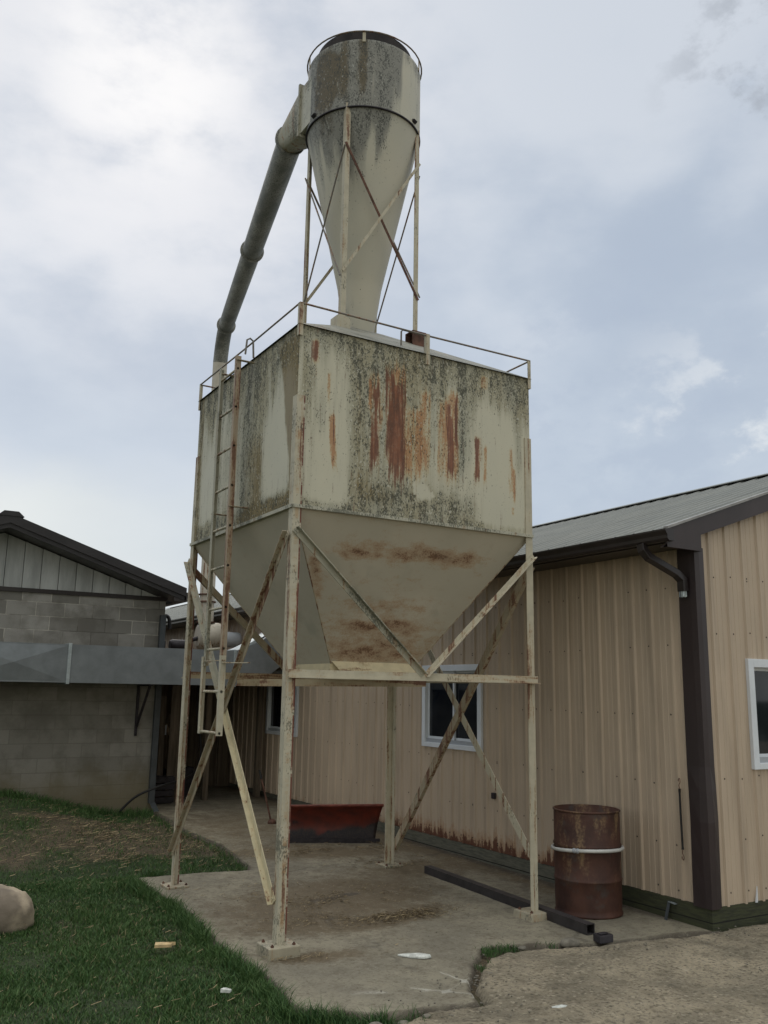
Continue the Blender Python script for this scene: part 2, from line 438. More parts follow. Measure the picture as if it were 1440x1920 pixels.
MT['galv_dark'] = mat_simple('dull_downspout_metal', (.065, .072, .077), .5, .2, .15, 6)
MT['black'] = mat_simple('black_rubber', (.016, .015, .015), .55, 0, .3, 20)
MT['iron'] = mat_simple('dark_iron', (.030, .026, .030), .55, .2, .35, 12)

def mat_drum():
    k = M('rusty_drum_steel', .62)
    x, y, z = k.sep()
    n = k.noise(4, 5, .62, scale=(1, 1, .8)); f = k.noise(45, 4, .65); b = k.noise(9, 5, .6, scale=(1, 1, .35), off=(3, 3, 3))
    c = k.mix(k.rng(n, .3, .65), (.040, .018, .014), (.084, .036, .024))
    up = k.m('MULTIPLY', k.rng(z, .18, .5), k.rng(k.m('ADD', b, k.m('MULTIPLY', k.m('SUBTRACT', f, .5), .4)), .48, .72))
    c = k.mix(k.m('MULTIPLY', up, .75), c, (.25, .165, .085))
    c = k.mix(k.m('MULTIPLY', k.rng(k.noise(6, 4, .6, off=(8, 1, 1)), .58, .72), .6), c, (.06, .055, .052))
    c = k.mix(k.m('MULTIPLY', k.rng(f, .62, .75), .6), c, (.035, .018, .014))
    k.color(c); k.bump(f, .2, .004); return k.mat
MT['drum'] = mat_drum()
def mat_plow():
    k = M('red_plow_paint', .5)
    x, y, z = k.sep()
    n = k.noise(6, 5, .6); f = k.noise(50, 3, .6)
    lim = k.m('ADD', z, k.m('ADD', k.m('MULTIPLY', k.m('SUBTRACT', n, .5), .2), k.m('MULTIPLY', k.m('SUBTRACT', k.noise(1.7, 2, off=(3, 1, 0)), .5), .75)))
    red = k.mix(k.rng(n, .35, .7), (.17, .032, .020), (.09, .026, .020))
    c = k.mix(k.rng(lim, .19, .25), k.mix(k.rng(f, .4, .7), (.022, .018, .022), (.05, .035, .03)), red)
    k.color(c); return k.mat
MT['plow'] = mat_plow()
def mat_rock():
    k = M('pale_boulder', .9)
    n = k.noise(5, 6, .6); f = k.noise(50, 5, .65); v = k.noise(2.5, 3)
    c = k.mix(k.rng(n, .35, .65), (.42, .345, .25), (.27, .22, .165)); c = k.mix(k.m('MULTIPLY', k.rng(v, .45, .58), .75), c, (.135, .11, .085))
    c = k.mix(k.m('MULTIPLY', k.rng(f, .6, .72), .5), c, (.1, .085, .07))
    k.color(c); k.bump(k.m('ADD', n, k.m('MULTIPLY', f, .3)), .5, .03); return k.mat
MT['rock'] = mat_rock()
MT['stone'] = mat_simple('grey_rubble', (.17, .155, .125), .9, 0, .3, 14, .3, .4)
MT['wood_grey'] = mat_simple('weathered_plank', (.12, .095, .07), .9, 0, .4, 5, .2, .3, (3, 3, .25))
MT['chip'] = mat_simple('fresh_wood_chip', (.52, .38, .20), .8, 0, .2, 20)
MT['paper'] = mat_simple('scrap_paper', (.56, .57, .53), .7, 0, .3, 25)

def mat_ground():
    k = M('soil_and_thatch', .95)
    n = k.noise(1.3, 5, .6); f = k.noise(30, 5, .65); st = k.noise(120, 3, .6)
    dirt = k.mix(k.rng(f, .35, .65), (.055, .043, .028), (.12, .092, .055))
    grass = k.mix(k.rng(f, .35, .65), (.020, .034, .012), (.038, .052, .020))
    c = k.mix(k.attr('bare'), grass, dirt)
    c = k.mix(k.m('MULTIPLY', k.rng(st, .62, .72), k.m('MULTIPLY', k.attr('bare'), .5)), c, (.26, .20, .11))
    k.color(c); k.bump(f, .8, .03); return k.mat
MT['ground'] = mat_ground()
def mat_pad():
    k = M('stained_concrete_pad', .88)
    n = k.noise(1.1, 5, .6); m_ = k.noise(5, 8, .68); f = k.noise(34, 6, .75); sp = k.noise(90, 3, .65); gr = k.noise(13, 8, .75)
    c = k.mix(k.rng(n, .3, .7), (.285, .255, .185), (.180, .162, .122))
    c = k.mix(k.m('MULTIPLY', k.rng(m_, .42, .68), .45), c, (.135, .12, .095))
    dm = k.m('ADD', k.attr('dirt'), k.m('ADD', k.m('MULTIPLY', k.m('SUBTRACT', m_, .5), .9), k.m('MULTIPLY', k.m('SUBTRACT', f, .5), .9)))
    c = k.mix(k.m('MULTIPLY', k.rng(dm, .2, .75), .85), c, (.118, .085, .047))
    c = k.mix(k.m('MULTIPLY', k.rng(k.m('ADD', k.attr('dark'), k.m('MULTIPLY', k.m('SUBTRACT', m_, .5), .5)), .35, .75), .8), c, (.060, .047, .036))
    ch = k.m('ADD', k.attr('chalk'), k.m('MULTIPLY', k.m('SUBTRACT', f, .5), .8))
    c = k.mix(k.m('MULTIPLY', k.rng(ch, .45, .8), .7), c, (.48, .46, .40))
    c = k.mix(k.m('MULTIPLY', k.rng(f, .53, .66), .6), c, (.085, .073, .052))
    c = k.mix(k.m('MULTIPLY', k.rng(sp, .60, .68), .45), c, (.36, .33, .26))
    cr = k.n('ShaderNodeTexVoronoi'); cr.feature = 'DISTANCE_TO_EDGE'; cr.inputs['Scale'].default_value = .23
    wob = k.n('ShaderNodeVectorMath'); wob.operation = 'ADD'
    nz = k.n('ShaderNodeTexNoise'); nz.inputs['Scale'].default_value = 3; nz.inputs['Detail'].default_value = 6; k.l(k.pos, nz.inputs['Vector'])
    sc = k.n('ShaderNodeVectorMath'); sc.operation = 'SCALE'; sc.inputs['Scale'].default_value = .5; k.l(nz.outputs['Color'], sc.inputs[0])
    k.l(k.pos, wob.inputs[0]); k.l(sc.outputs[0], wob.inputs[1]); k.l(wob.outputs[0], cr.inputs['Vector'])
    crack = k.rng(cr.outputs['Distance'], .002, .009, 1, 0)
    c = k.mix(k.m('MULTIPLY', k.m('MULTIPLY', crack, k.rng(n, .42, .6)), .4), c, (.06, .052, .042))
    c = k.mix(k.m('MULTIPLY', k.rng(gr, .54, .62), .45), c, (.09, .076, .052))
    c = k.mix(k.m('MULTIPLY', k.rng(gr, .44, .37), .25), c, (.34, .31, .24))
    k.color(c); k.bump(k.m('SUBTRACT', k.m('ADD', k.m('MULTIPLY', f, .6), m_), crack), .5, .014); return k.mat
MT['pad'] = mat_pad()
def mat_apron():
    k = M('exposed_aggregate_apron', .92)
    n = k.noise(1.6, 5, .6); m_ = k.noise(7, 8, .7); f = k.noise(36, 6, .75); v = k.voro(30)
    vc = k.n('ShaderNodeTexVoronoi'); vc.inputs['Scale'].default_value = 30; k.l(k.pos, vc.inputs['Vector'])
    hue = k.n('ShaderNodeSeparateColor'); k.l(vc.outputs['Color'], hue.inputs[0])
    c = k.mix(k.rng(n, .32, .68), (.36, .305, .215), (.195, .168, .120))
    peb = k.mix(hue.outputs[0], (.09, .075, .055), (.42, .365, .27))
    c = k.mix(k.m('MULTIPLY', k.rng(v, .25, .5, 1, 0), .75), c, peb)
    c = k.mix(k.m('MULTIPLY', k.rng(m_, .48, .68), .6), c, (.105, .085, .056))
    c = k.mix(k.m('MULTIPLY', k.rng(f, .52, .62), .7), c, (.06, .05, .036))
    k.color(c); k.bump(k.m('ADD', m_, k.m('ADD', k.m('MULTIPLY', v, -.5), k.m('MULTIPLY', f, .6))), .8, .025); return k.mat
MT['apron'] = mat_apron()
def mat_grass():
    k = M('grass_blades', .6, 0, .25)
    t = k.attr('tint'); n = k.noise(1.8, 3, .6)
    c = k.mix(k.rng(n, .3, .7), (.023, .066, .018), (.050, .104, .028))
    c = k.mix(k.rng(t, .1, .85), c, (.080, .140, .042)); c = k.mix(k.rng(t, .90, .95), c, (.24, .21, .11))
    k.color(c); return k.mat
MT['grass'] = mat_grass()
def mat_straw():
    k = M('dry_straw', .85)
    t = k.attr('tint'); k.color(k.mix(t, (.13, .095, .052), (.36, .28, .16))); return k.mat
MT['straw'] = mat_straw()

# ------------------------------------------------------------------ ground, pad, apron
def mound(X, Y):
    return .36*sstep(.95, -1.1, X)*sstep(3.6, 7.3, Y)
def gz(X, Y):
    return .012*np.clip(np.asarray(Y, float), -12, 14)
PAD = [(-.22, 2.95), (-.20, 2.2), (-.16, 1.75), (-.20, 1.1), (-.27, .54), (-.25, -.2), (-.27, -.62), (-.33, -1.02), (.05, -1.32), (.40, -1.38), (.75, -1.46),
       (.83, -1.22), (1.03, -.98), (1.25, -.72), (1.46, -.52), (1.85, -.58), (2.3, -.80), (2.8, -.86), (3.2, -.88), (3.50, -1.0), (3.56, -1.0), (3.56, 13), (1.28, 13), (1.22, 7.0),
       (1.12, 5.4), (1.18, 4.3), (1.05, 3.3), (.97, 2.84), (.4, 2.93)]
APRON = [(-.05, -1.56), (.35, -1.42), (.77, -1.49), (.87, -1.22), (1.075, -.985), (1.33, -.74), (1.55, -.68), (1.95, -.72), (2.38, -.87), (2.85, -.93), (3.3, -.99), (3.5, -1.0), (40, -1.0), (40, -40), (-6, -40), (-1.2, -4.2), (-.5, -2.4)]

def lin(a, b, st): return np.arange(a, b+st*.5, st)
gx = np.concatenate([[-400, -120, -40, -16, -9], lin(-6, 4, .09), [6, 9, 14, 30, 100, 400]])
gy = np.concatenate([[-400, -120, -40, -14], lin(-6, 9, .09), [10, 12, 14, 20, 30, 60, 150, 400]])
X, Y = np.meshgrid(gx, gy, indexing='ij')
bumpy = (fbm(X*1.3, Y*1.3, 3)-.5)*.05
Z = gz(X, Y) + mound(X, Y) - .03 + bumpy*sstep(.3, -.4, X)
Z = np.where((poly_sd(X, Y, PAD) > .12) | (poly_sd(X, Y, APRON) > .12), gz(X, Y)-.09, Z)
bare = sstep(.42, .62, fbm(X*.9, Y*.9, 21) + .42*np.exp(-((X-.1)/1.3)**2-((Y-5.2)/1.25)**2) - .16)
bare = np.maximum(bare, sstep(.12, .02, np.abs(poly_sd(X, Y, PAD)))*.6)
og = mesh_np('ground', np.stack([X, Y, Z], -1).reshape(-1, 3), grid_faces(*X.shape), MT['ground'], {'bare': bare})
tag(og, 'dark soil and grassy ground beside the concrete pad', 'ground', kind='structure')
def ground_h(x, y):
    return gz(x, y) + mound(x, y) - .03 + (fbm(np.asarray(x)*1.3, np.asarray(y)*1.3, 3)-.5)*.05*sstep(.3, -.4, x)

gx = np.concatenate([lin(-.6, 3.65, .02)]); gy = np.concatenate([lin(-1.7, 3.2, .02), lin(3.3, 13, .1)])
X, Y = np.meshgrid(gx, gy, indexing='ij')
sd = poly_sd(X, Y, PAD) + (fbm(X*9, Y*9, 5)-.5)*.05
Z = gz(X, Y) + .010 + (fbm(X*1.1, Y*1.1, 8)-.5)*.022*sstep(0, .4, sd) - .13*sstep(.02, -.035, sd)
g2 = lambda cx, cy, sx, sy, a=0: np.exp(-(((X-cx)*math.cos(a)+(Y-cy)*math.sin(a))/sx)**2-((-(X-cx)*math.sin(a)+(Y-cy)*math.cos(a))/sy)**2)
dirt = .25 + .95*g2(1.15, 1.35, 1.0, .6, .3) + .7*g2(1.45, .55, .45, .16, .25) + .5*g2(.55, .55, .5, .2, -.3) + .55*g2(.25, -.15, .4, .12, -.2) + .6*g2(2.1, 3.4, 1.0, .35, -.3) + .5*g2(2.6, 2.2, .5, .4) + .35*g2(1.9, 5.5, 1.2, 2.0) + .55*sstep(2.9, 3.45, X)*sstep(-.4, .3, Y)
dark = 1.1*g2(1.38, 1.43, .14, .07, .2) + .75*g2(1.05, 1.35, .22, .10, .1) + .8*sstep(3.15, 3.5, X)*sstep(-1.2, -.2, Y) + .45*g2(1.75, 7, 1.5, 2.6) + .4*g2(2.8, .6, .5, .7) + .7*sstep(.10, 0, sd)
dark = np.clip(dark, 0, 1)
def line(p, q, w):
    ex, ey = q[0]-p[0], q[1]-p[1]; t = np.clip(((X-p[0])*ex+(Y-p[1])*ey)/(ex*ex+ey*ey), 0, 1)
    return np.exp(-(np.hypot(X-p[0]-t*ex, Y-p[1]-t*ey)/w)**2)
chalk = .55*line((.1, -.95), (.55, -1.12), .03) + .7*line((.5, -1.02), (.80, -1.28), .03) + .8*line((.86, -.83), (.92, -1.18), .022) + .6*line((.62, -1.2), (1.0, -1.0), .02) + .9*g2(.80, -1.33, .09, .03, .3) + .5*line((-.2, -.75), (.3, -.98), .035) + .3*g2(.6, -.3, .6, .3) + .35*g2(1.5, .1, .5, .25)
op = mesh_np('concrete_pad', np.stack([X, Y, Z], -1).reshape(-1, 3), grid_faces(*X.shape), MT['pad'], {'dirt': dirt, 'dark': dark, 'chalk': chalk})
tag(op, 'stained concrete pad under the feed bin', 'concrete pad', kind='structure')

gx = np.concatenate([lin(-1.0, 4.6, .028), [5, 5.6, 7, 9, 14, 25, 40]]); gy = np.concatenate([[-40, -25, -14, -9, -7, -5, -4], lin(-2.8, -.5, .028)])
X, Y = np.meshgrid(gx, gy, indexing='ij')
sd = poly_sd(X, Y, APRON) + (fbm(X*8, Y*8, 15)-.5)*.07
Z = gz(X, Y) + .022 + (fbm(X*1.6, Y*1.6, 31)-.5)*.05 + (fbm(X*9, Y*9, 32)-.5)*.014 + .03*sstep(0, .5, sd) - .16*sstep(.03, -.04, sd)
Z = np.where(Y > -.955, np.minimum(Z, np.where(X > 3.45, -.2, Z)), Z)
oa = mesh_np('apron', np.stack([X, Y, Z], -1).reshape(-1, 3), grid_faces(*X.shape), MT['apron'])
tag(oa, 'rough tan aggregate apron in the foreground at right', 'apron', kind='structure')

# grass: blades in one object
def blades(px, py, hgt, wid, tint, zf):
    n = len(px); a = rng.uniform(0, 2*math.pi, n); lean = rng.uniform(.2, 1.15, n)*hgt; la = rng.uniform(0, 2*math.pi, n)
    z = zf(px, py)-.01
    ux, uy = np.cos(a)*wid/2, np.sin(a)*wid/2; lx, ly = np.cos(la)*lean, np.sin(la)*lean
    V = np.empty((n, 5, 3))
    V[:, 0] = np.stack([px-ux, py-uy, z], -1); V[:, 1] = np.stack([px+ux, py+uy, z], -1)
    V[:, 2] = np.stack([px+ux*.8+lx*.35, py+uy*.8+ly*.35, z+hgt*.6], -1); V[:, 3] = np.stack([px-ux*.8+lx*.35, py-uy*.8+ly*.35, z+hgt*.6], -1)
    V[:, 4] = np.stack([px+lx, py+ly, z+hgt], -1)
    b = np.arange(n)[:, None]*5
    F = np.concatenate([b+np.array([[0, 1, 2]]), b+np.array([[0, 2, 3]]), b+np.array([[3, 2, 4]])], 0)
    return V.reshape(-1, 3), F, np.repeat(tint, 5)
def scatter(n, x0, x1, y0, y1, dens):
    px = rng.uniform(x0, x1, n); py = rng.uniform(y0, y1, n); keep = rng.random(n) < dens(px, py)
    return px[keep], py[keep]
def gd(px, py):
    d = sstep(.06, -.05, poly_sd(px, py, PAD)+(fbm(px*7, py*7, 44)-.5)*.25)*sstep(.03, -.06, poly_sd(px, py, APRON)+(fbm(px*7, py*7, 45)-.5)*.2)
    b = sstep(.42, .62, fbm(px*.9, py*.9, 21)+.42*np.exp(-((px-.1)/1.3)**2-((py-5.2)/1.25)**2)-.16)
    return d*(1-.74*b)*(.55+.45*sstep(.35, .6, fbm(px*3, py*3, 9)))
parts = []
for n, (x0, x1, y0, y1), h in ((120000, (-2.4, .1, -1.9, 3.2), .05), (60000, (-3.2, 1.3, 2.6, 7.35), .055)):
    px, py = scatter(n, x0, x1, y0, y1, gd)
    cl = fbm(px*2.6, py*2.6, 12); hh = h*(.2+1.35*cl**1.3)*rng.uniform(.6, 1.35, len(px))
    parts.append(blades(px, py, hh, rng.uniform(.004, .008, len(px)), np.clip(rng.random(len(px))*.9+rng.random(len(px))*.12, 0, 1), ground_h))
# longer fringe along the pad edge and against the block wall
px, py = scatter(60000, -.8, .1, -1.7, 3.1, lambda a, b: np.exp(-((poly_sd(a, b, PAD)+.06)/.06)**2)*(fbm(a*4, b*4, 3) > .42))
parts.append(blades(px, py, rng.uniform(.05, .13, len(px)), rng.uniform(.004, .007, len(px)), rng.random(len(px))*.9, ground_h))
px, py = scatter(6000, .2, 1.4, 2.75, 7.2, lambda a, b: np.exp(-((poly_sd(a, b, PAD)+.05)/.08)**2)*.8)
parts.append(blades(px, py, rng.uniform(.04, .10, len(px)), rng.uniform(.005, .008, len(px)), rng.random(len(px))*.95, ground_h))
px, py = scatter(5000, -3, 1.2, 7.0, 7.38, lambda a, b: .6*np.ones_like(a))
parts.append(blades(px, py, rng.uniform(.05, .14, len(px)), rng.uniform(.006, .009, len(px)), rng.random(len(px))*.9, ground_h))
o = 0; VV, FF, TT = [], [], []
for v, f, t in parts:
    VV.append(v); FF.append(f+o); TT.append(t); o += len(v)
tag(mesh_np('grass', np.concatenate(VV), np.concatenate(FF), MT['grass'], {'tint': np.concatenate(TT)}, False),
    'short dark green grass left of the concrete pad', 'grass', kind='stuff')
# weeds in the joint between pad and apron
padz = lambda x, y: gz(x, y)
px, py = scatter(5200, 1.15, 2.2, -.95, -.48, lambda a, b: np.exp(-((poly_sd(a, b, PAD)+.04)/.055)**2)*sstep(2.15, 1.7, a)*(fbm(a*6, b*6, 71) > .45))
p1 = blades(px, py, rng.uniform(.015, .06, len(px)), rng.uniform(.004, .007, len(px)), rng.random(len(px))*.6, padz)
px, py = scatter(1600, -.4, .3, -1.75, -1.3, lambda a, b: (fbm(a*6, b*6, 72) > .52)*.9)
p2 = blades(px, py, rng.uniform(.02, .07, len(px)), rng.uniform(.004, .007, len(px)), rng.random(len(px))*.6, padz)
tag(mesh_np('weeds', np.concatenate([p1[0], p2[0]]), np.concatenate([p1[1], p2[1]+len(p1[0])]), MT['grass'], {'tint': np.concatenate([p1[2], p2[2]])}, False),
    'green weeds growing in the joint between pad and apron', 'weeds', kind='stuff')
# straw litter: thin bent slivers lying about
def slivers(px, py, L, W, zf, zj=.02):
    n = len(px); a = rng.uniform(0, math.pi, n); z = zf(px, py)+.008+rng.uniform(0, zj, n)
    dx, dy = np.cos(a)*L/2, np.sin(a)*L/2; ux, uy = -np.sin(a)*W/2, np.cos(a)*W/2
    V = np.empty((n, 4, 3)); t = rng.uniform(-.25, .35, n)*L
    V[:, 0] = np.stack([px-dx-ux, py-dy-uy, z], -1); V[:, 1] = np.stack([px+dx-ux, py+dy-uy, z+np.abs(t)*.5], -1)
    V[:, 2] = np.stack([px+dx+ux, py+dy+uy, z+np.abs(t)*.5+W*.6], -1); V[:, 3] = np.stack([px-dx+ux, py-dy+uy, z+W*.6], -1)
    return V.reshape(-1, 3), np.arange(n*4).reshape(-1, 4), np.repeat(rng.random(n)**1.6, 4)
S = []
px, py = scatter(16000, -2.5, 1.2, 3.0, 7.2, lambda a, b: np.exp(-((a-.1)/1.2)**2-((b-5.0)/1.25)**2)*(.25+.75*(fbm(a*2.5, b*2.5, 51) > .5)))
S.append(slivers(px, py, rng.uniform(.02, .12, len(px)), rng.uniform(.003, .0055, len(px)), ground_h, .04))
px, py = scatter(1300, -2.4, -.1, -1.6, 3.2, lambda a, b: .35*(poly_sd(a, b, PAD) < -.1))
S.append(slivers(px, py, rng.uniform(.015, .07, len(px)), rng.uniform(.002, .004, len(px)), lambda a, b: ground_h(a, b)+.035, .03))
pt = lambda x, y: gz(x, y)+.012
for cx, cy, sx, sy, n in ((1.4, .55, .42, .14, 1300), (1.2, 1.35, .7, .4, 1500), (.3, -.1, .4, .1, 450), (2.44, 2.44, .22, .16, 420), (2.3, 3.45, .8, .22, 1900), (2.7, 2.6, .5, .35, 500), (.6, .7, .4, .14, 400), (.5, 1.9, .5, .3, 300), (1.75, 4.2, .7, .8, 500)):
    px = rng.normal(cx, sx*.7, n); py = rng.normal(cy, sy*.7, n); k = (fbm(px*5, py*5, 61) > .47) & (px < 3.4); px, py = px[k], py[k]
    S.append(slivers(px, py, rng.uniform(.012, .05, len(px)), rng.uniform(.002, .005, len(px)), pt, .006))
o = 0; VV, FF, TT = [], [], []
for v, f, t in S:
    VV.append(v); FF.append(f+o); TT.append(t); o += len(v)
tag(mesh_np('straw', np.concatenate(VV), np.concatenate(FF), MT['straw'], {'tint': np.concatenate(TT)}, False),
    'dry straw litter strewn over grass and concrete', 'straw', kind='stuff')
# gravel along the apron's broken edge
def pebble(mb, x, y, z, r, sq=.6):
    n0 = len(mb.v); rr = random.Random(int(x*9999)+int(y*7777))
    vs = []; ns, nr = 7, 4
    for i in range(nr+1):
        th = math.pi*i/nr
        for k in range(ns):
            ph = 2*math.pi*k/ns; q = r*rr.uniform(.78, 1.2)
            vs.append((x+q*math.sin(th)*math.cos(ph), y+q*.8*math.sin(th)*math.sin(ph), z+q*sq*math.cos(th)))
    mb.add(vs, [(i*ns+k, (i+1)*ns+k, (i+1)*ns+(k+1) % ns, i*ns+(k+1) % ns) for i in range(nr) for k in range(ns)], True)
g = MB()
for i in range(230):
    t = random.random(); x = -.35+t*1.25; y = -1.50+random.gauss(0, .07)
    if i > 200:
        x = random.uniform(.80, 1.45); y = -1.25+(x-.82)*1.12+random.gauss(0, .022)
    if fbm(np.array([x*4.]), np.array([y*4.]), 99)[0] < .45: continue
    pebble(g, x, y, float(gz(x, y))-.004, random.uniform(.004, .013)*(1.8 if random.random() < .06 else 1), .5)
for i in range(160):
    x = random.gauss(1.2, .9); y = random.gauss(.6, .9)
    if x < 3.3 and y < 2.8 and poly_sd(np.array([x]), np.array([y]), PAD)[0] > .05: pebble(g, x, y, float(gz(x, y))+.012, random.uniform(.003, .008), .6)
for i in range(500):
    x = random.uniform(.2, 4.2); y = random.uniform(-2.4, -1.0)
    pebble(g, x, y, float(gz(x, y))+.045, random.uniform(.004, .010))
tag(g.build('gravel', MT['stone']), 'loose gravel along the broken edge of the apron', 'gravel', kind='stuff')

# ------------------------------------------------------------------ the feed bin
W = 2.44; ZB, ZT, ZM = 3.324, 4.849, 1.98; CX = CY = 1.22
bin_ = thing('feed_bin', (CX, CY, 0), 'tall square cream feed bin streaked with rust and lichen on four braced steel legs', 'feed bin')

def face_masks(U, Zc, side):
    """stain masks on one face: U runs from the near corner, Zc is height"""
    lich = np.zeros_like(U); ol = np.zeros_like(U); ru = np.zeros_like(U); red = np.zeros_like(U)
    def streak(x, w, zt, zb, a, slant=0., taper=.3):
        c = x + slant*(zt-Zc) + (vn(Zc*5, U*0+x*9, 4)-.5)*.02
        t = (zt-Zc)/(zt-zb); ww = w*(1-.5*taper*np.abs(t-.4))
        return a*np.exp(-((U-c)/ww)**4)*sstep(-.06, .12, t)*sstep(1.12, .72, t)
    topz = ZT - Zc
    runs = fbm(U*8, U*0+1.3, 40+side)                           # how far each run of grime comes down
    col = lambda x, w, a, z0=0, z1=9: a*np.exp(-((U-x)/w)**2)*sstep(z0-.12, z0+.12, Zc)*sstep(z1+.12, z1-.12, Zc)
    lich += .27 + .75*sstep(1.0, .1, topz/(.12+1.35*runs**1.6)) + .25*sstep(.12, .0, topz)
    if side == 0:
        lich += col(.62, .14, .50) + col(.56, .05, .25) + col(.88, .22, .25) + col(1.12, .30, .30, 3.9) + col(1.63, .05, .55, 3.75) + col(1.70, .10, .30, 3.9) + col(2.30, .045, .55, 3.85) + col(1.05, .06, .3, 3.4, 3.9) + col(1.97, .02, .4, 4.45) + col(2.08, .02, .3, 4.2) + col(.22, .05, .35, 3.95, 4.35) + col(.09, .05, .25, 4.05, 4.6) + col(.04, .03, .35, 3.3, 4.2)
        lich += .75*np.exp(-((Zc-3.47)/.13)**2)*sstep(.55, .8, U)*sstep(2.0, 1.5, U) + .5*sstep(3.42, 3.35, Zc)
        pp = fbm(U*5, Zc*7, 55); lich -= .9*sstep(.52, .6, pp)*np.exp(-((Zc-3.58)/.09)**2)*sstep(.8, 1.0, U)*sstep(1.7, 1.4, U)
        lich -= .6*np.exp(-((U-.34)/.13)**2-((Zc-3.65)/.30)**2) + .32*sstep(1.72, 1.95, U)*sstep(4.60, 4.35, Zc) + .45*np.exp(-((U-.13)/.10)**2-((Zc-4.62)/.14)**2)
        ol += .45*np.exp(-((U-.78)/.28)**2-((Zc-3.5)/.16)**2) + .34*np.exp(-((U-1.1)/.3)**2)*sstep(3.5, 3.9, Zc) + .4*col(.6, .1, .8, 3.5, 4.2)
        for s in ((.735, .046, 4.50, 3.64, .95), (.895, .058, 4.68, 3.60, .95), (.985, .062, 4.54, 3.58, 1.05), (1.495, .034, 4.46, 3.72, 1.0, .035), (1.57, .022, 4.54, 3.92, .9, .03), (1.53, .02, 4.3, 3.7, .6, .03),
                  (1.82, .036, 4.18, 3.71, 1.0), (.150, .040, 4.74, 4.54, .95, .04), (1.90, .03, 4.76, 4.68, .35), (2.25, .010, 3.9, 3.6, .45)): red += streak(*s)
        for s in ((.735, .065, 4.62, 3.6, .7), (.95, .13, 4.74, 3.55, .8), (1.24, .07, 4.55, 3.62, .72), (1.13, .08, 4.35, 3.6, .68), (1.42, .06, 4.5, 3.62, .62), (1.54, .085, 4.6, 3.60, .8), (1.82, .045, 4.2, 3.68, .75), (1.90, .025, 4.12, 3.7, .75),
                  (2.20, .035, 4.15, 3.6, .62), (2.24, .02, 3.95, 3.55, .7), (2.215, .02, 3.57, 3.48, .7), (.285, .022, 4.5, 4.15, .62, .03), (.325, .036, 4.15, 3.60, .9, .09), (.155, .045, 4.76, 4.5, .7, .04), (.17, .02, 4.5, 4.4, .4), (1.90, .05, 4.78, 4.62, .7), (.58, .03, 4.5, 3.9, .5), (.68, .02, 4.5, 4.2, .5)): ru += streak(*s)
    else:
        ub = np.interp(Zc, [3.3, 3.7, 4.1, 4.5, 4.8], [.13, .13, .23, .33, .46]) + (fbm(Zc*3, U*0+.5, 66)-.5)*.05
        strip = sstep(ub+.07, ub-.09, U)*(.65+.7*(fbm(U*14, Zc*1.2, 69)-.2))
        ol += 1.15*strip*sstep(4.95, 4.55, Zc) + .25*strip
        lich += 1.0*strip*sstep(4.45, 4.75, Zc) - .25*strip*sstep(4.5, 4.2, Zc)
        lich += col(.95, .20, .45) + col(.74, .06, .2) + col(1.15, .12, .3) + col(1.5, .15, .28) + col(1.72, .06, .3) + col(2.02, .05, .25, 4.3) + col(2.32, .07, .4) + col(.62, .05, .25, 4.2)
        lich -= .55*np.exp(-((U-.42)/.22)**2-((Zc-3.85)/.32)**2) + .5*np.exp(-((U-2.05)/.15)**2-((Zc-3.75)/.33)**2)
        ol += .65*np.exp(-((U-.76)/.11)**2)*sstep(4.25, 3.8, Zc) + .4*np.exp(-((U-.98)/.2)**2)*sstep(4.6, 3.9, Zc) + .6*np.exp(-((U-2.33)/.09)**2) + .7*sstep(3.50, 3.38, Zc + .12*(fbm(U*6, U*0, 67)-.5))*sstep(1.35, .9, U) + .25*sstep(3.5, 3.38, Zc)
        lich += .8*sstep(3.52, 3.40, Zc + .12*(fbm(U*6, U*0, 68)-.5))
    n = fbm(U*3, Zc*1.1, 80+side); n2 = vn(U*26, Zc*1.2, 85+side)
    lich = np.clip(lich*(.55+.65*n+.35*(n2-.3)), 0, 1)
    return lich, ol, ru, red

def bin_face(side):
    # side 0: right face (y = .01), 1: left (x = .01), 2: x = far, 3: y = far
    u = np.linspace(.01, W-.01, 150); z = np.linspace(ZB, ZT, 100)
    U, Zc = np.meshgrid(u, z, indexing='ij')
    bulge = .006*np.sin(math.pi*U/W)*np.sin(math.pi*(Zc-ZB)/(ZT-ZB)) + (fbm(U*2, Zc*2, 90+side)-.5)*.006
    bulge *= sstep(0, .1, U)*sstep(W, W-.1, U)*sstep(ZB, ZB+.08, Zc)*sstep(ZT, ZT-.05, Zc)
    d = .010-bulge
    V = {0: (U, d, Zc), 1: (d, U, Zc), 2: (W-d, U, Zc), 3: (U, W-d, Zc)}[side]
    F = grid_faces(*U.shape)
    if side in (1, 3): F = F[:, ::-1]
    return np.stack(V, -1).reshape(-1, 3), F, [m.ravel() for m in face_masks(U, Zc, 0 if side == 0 else 1)]
VV, FF, AA = [], [], []; o = 0
for sd_ in range(4):
    v, f, a = bin_face(sd_); VV.append(v); FF.append(f+o); AA.append(a); o += len(v)
at = [np.concatenate([a[i] for a in AA]) for i in range(4)]
ob = mesh_np('bin_body', np.concatenate(VV), np.concatenate(FF), MT['bin'], dict(lichen=at[0], olive=at[1], rust=at[2], red=at[3]), True, bin_)
m = MB()                                                       # turned-out bottom flange of the bin
for a, b in (((.0, -.014, ZB-.022), (W, .008, ZB+.006)), ((-.014, 0, ZB-.022), (.008, W, ZB+.006)), ((W-.008, 0, ZB-.022), (W+.014, W, ZB+.006)), ((0, W-.008, ZB-.022), (W, W+.014, ZB+.006))): m.box(a, b)
m.build('bottom_flange', mat_painted('mossy_flange_paint', (.46, .44, .35), .2, 1.5), bin_)
m = MB(); ap = .56                                             # low hip roof
zr = lambda t: ZT-.004+.56*t
e = -.012; tr = 1.04
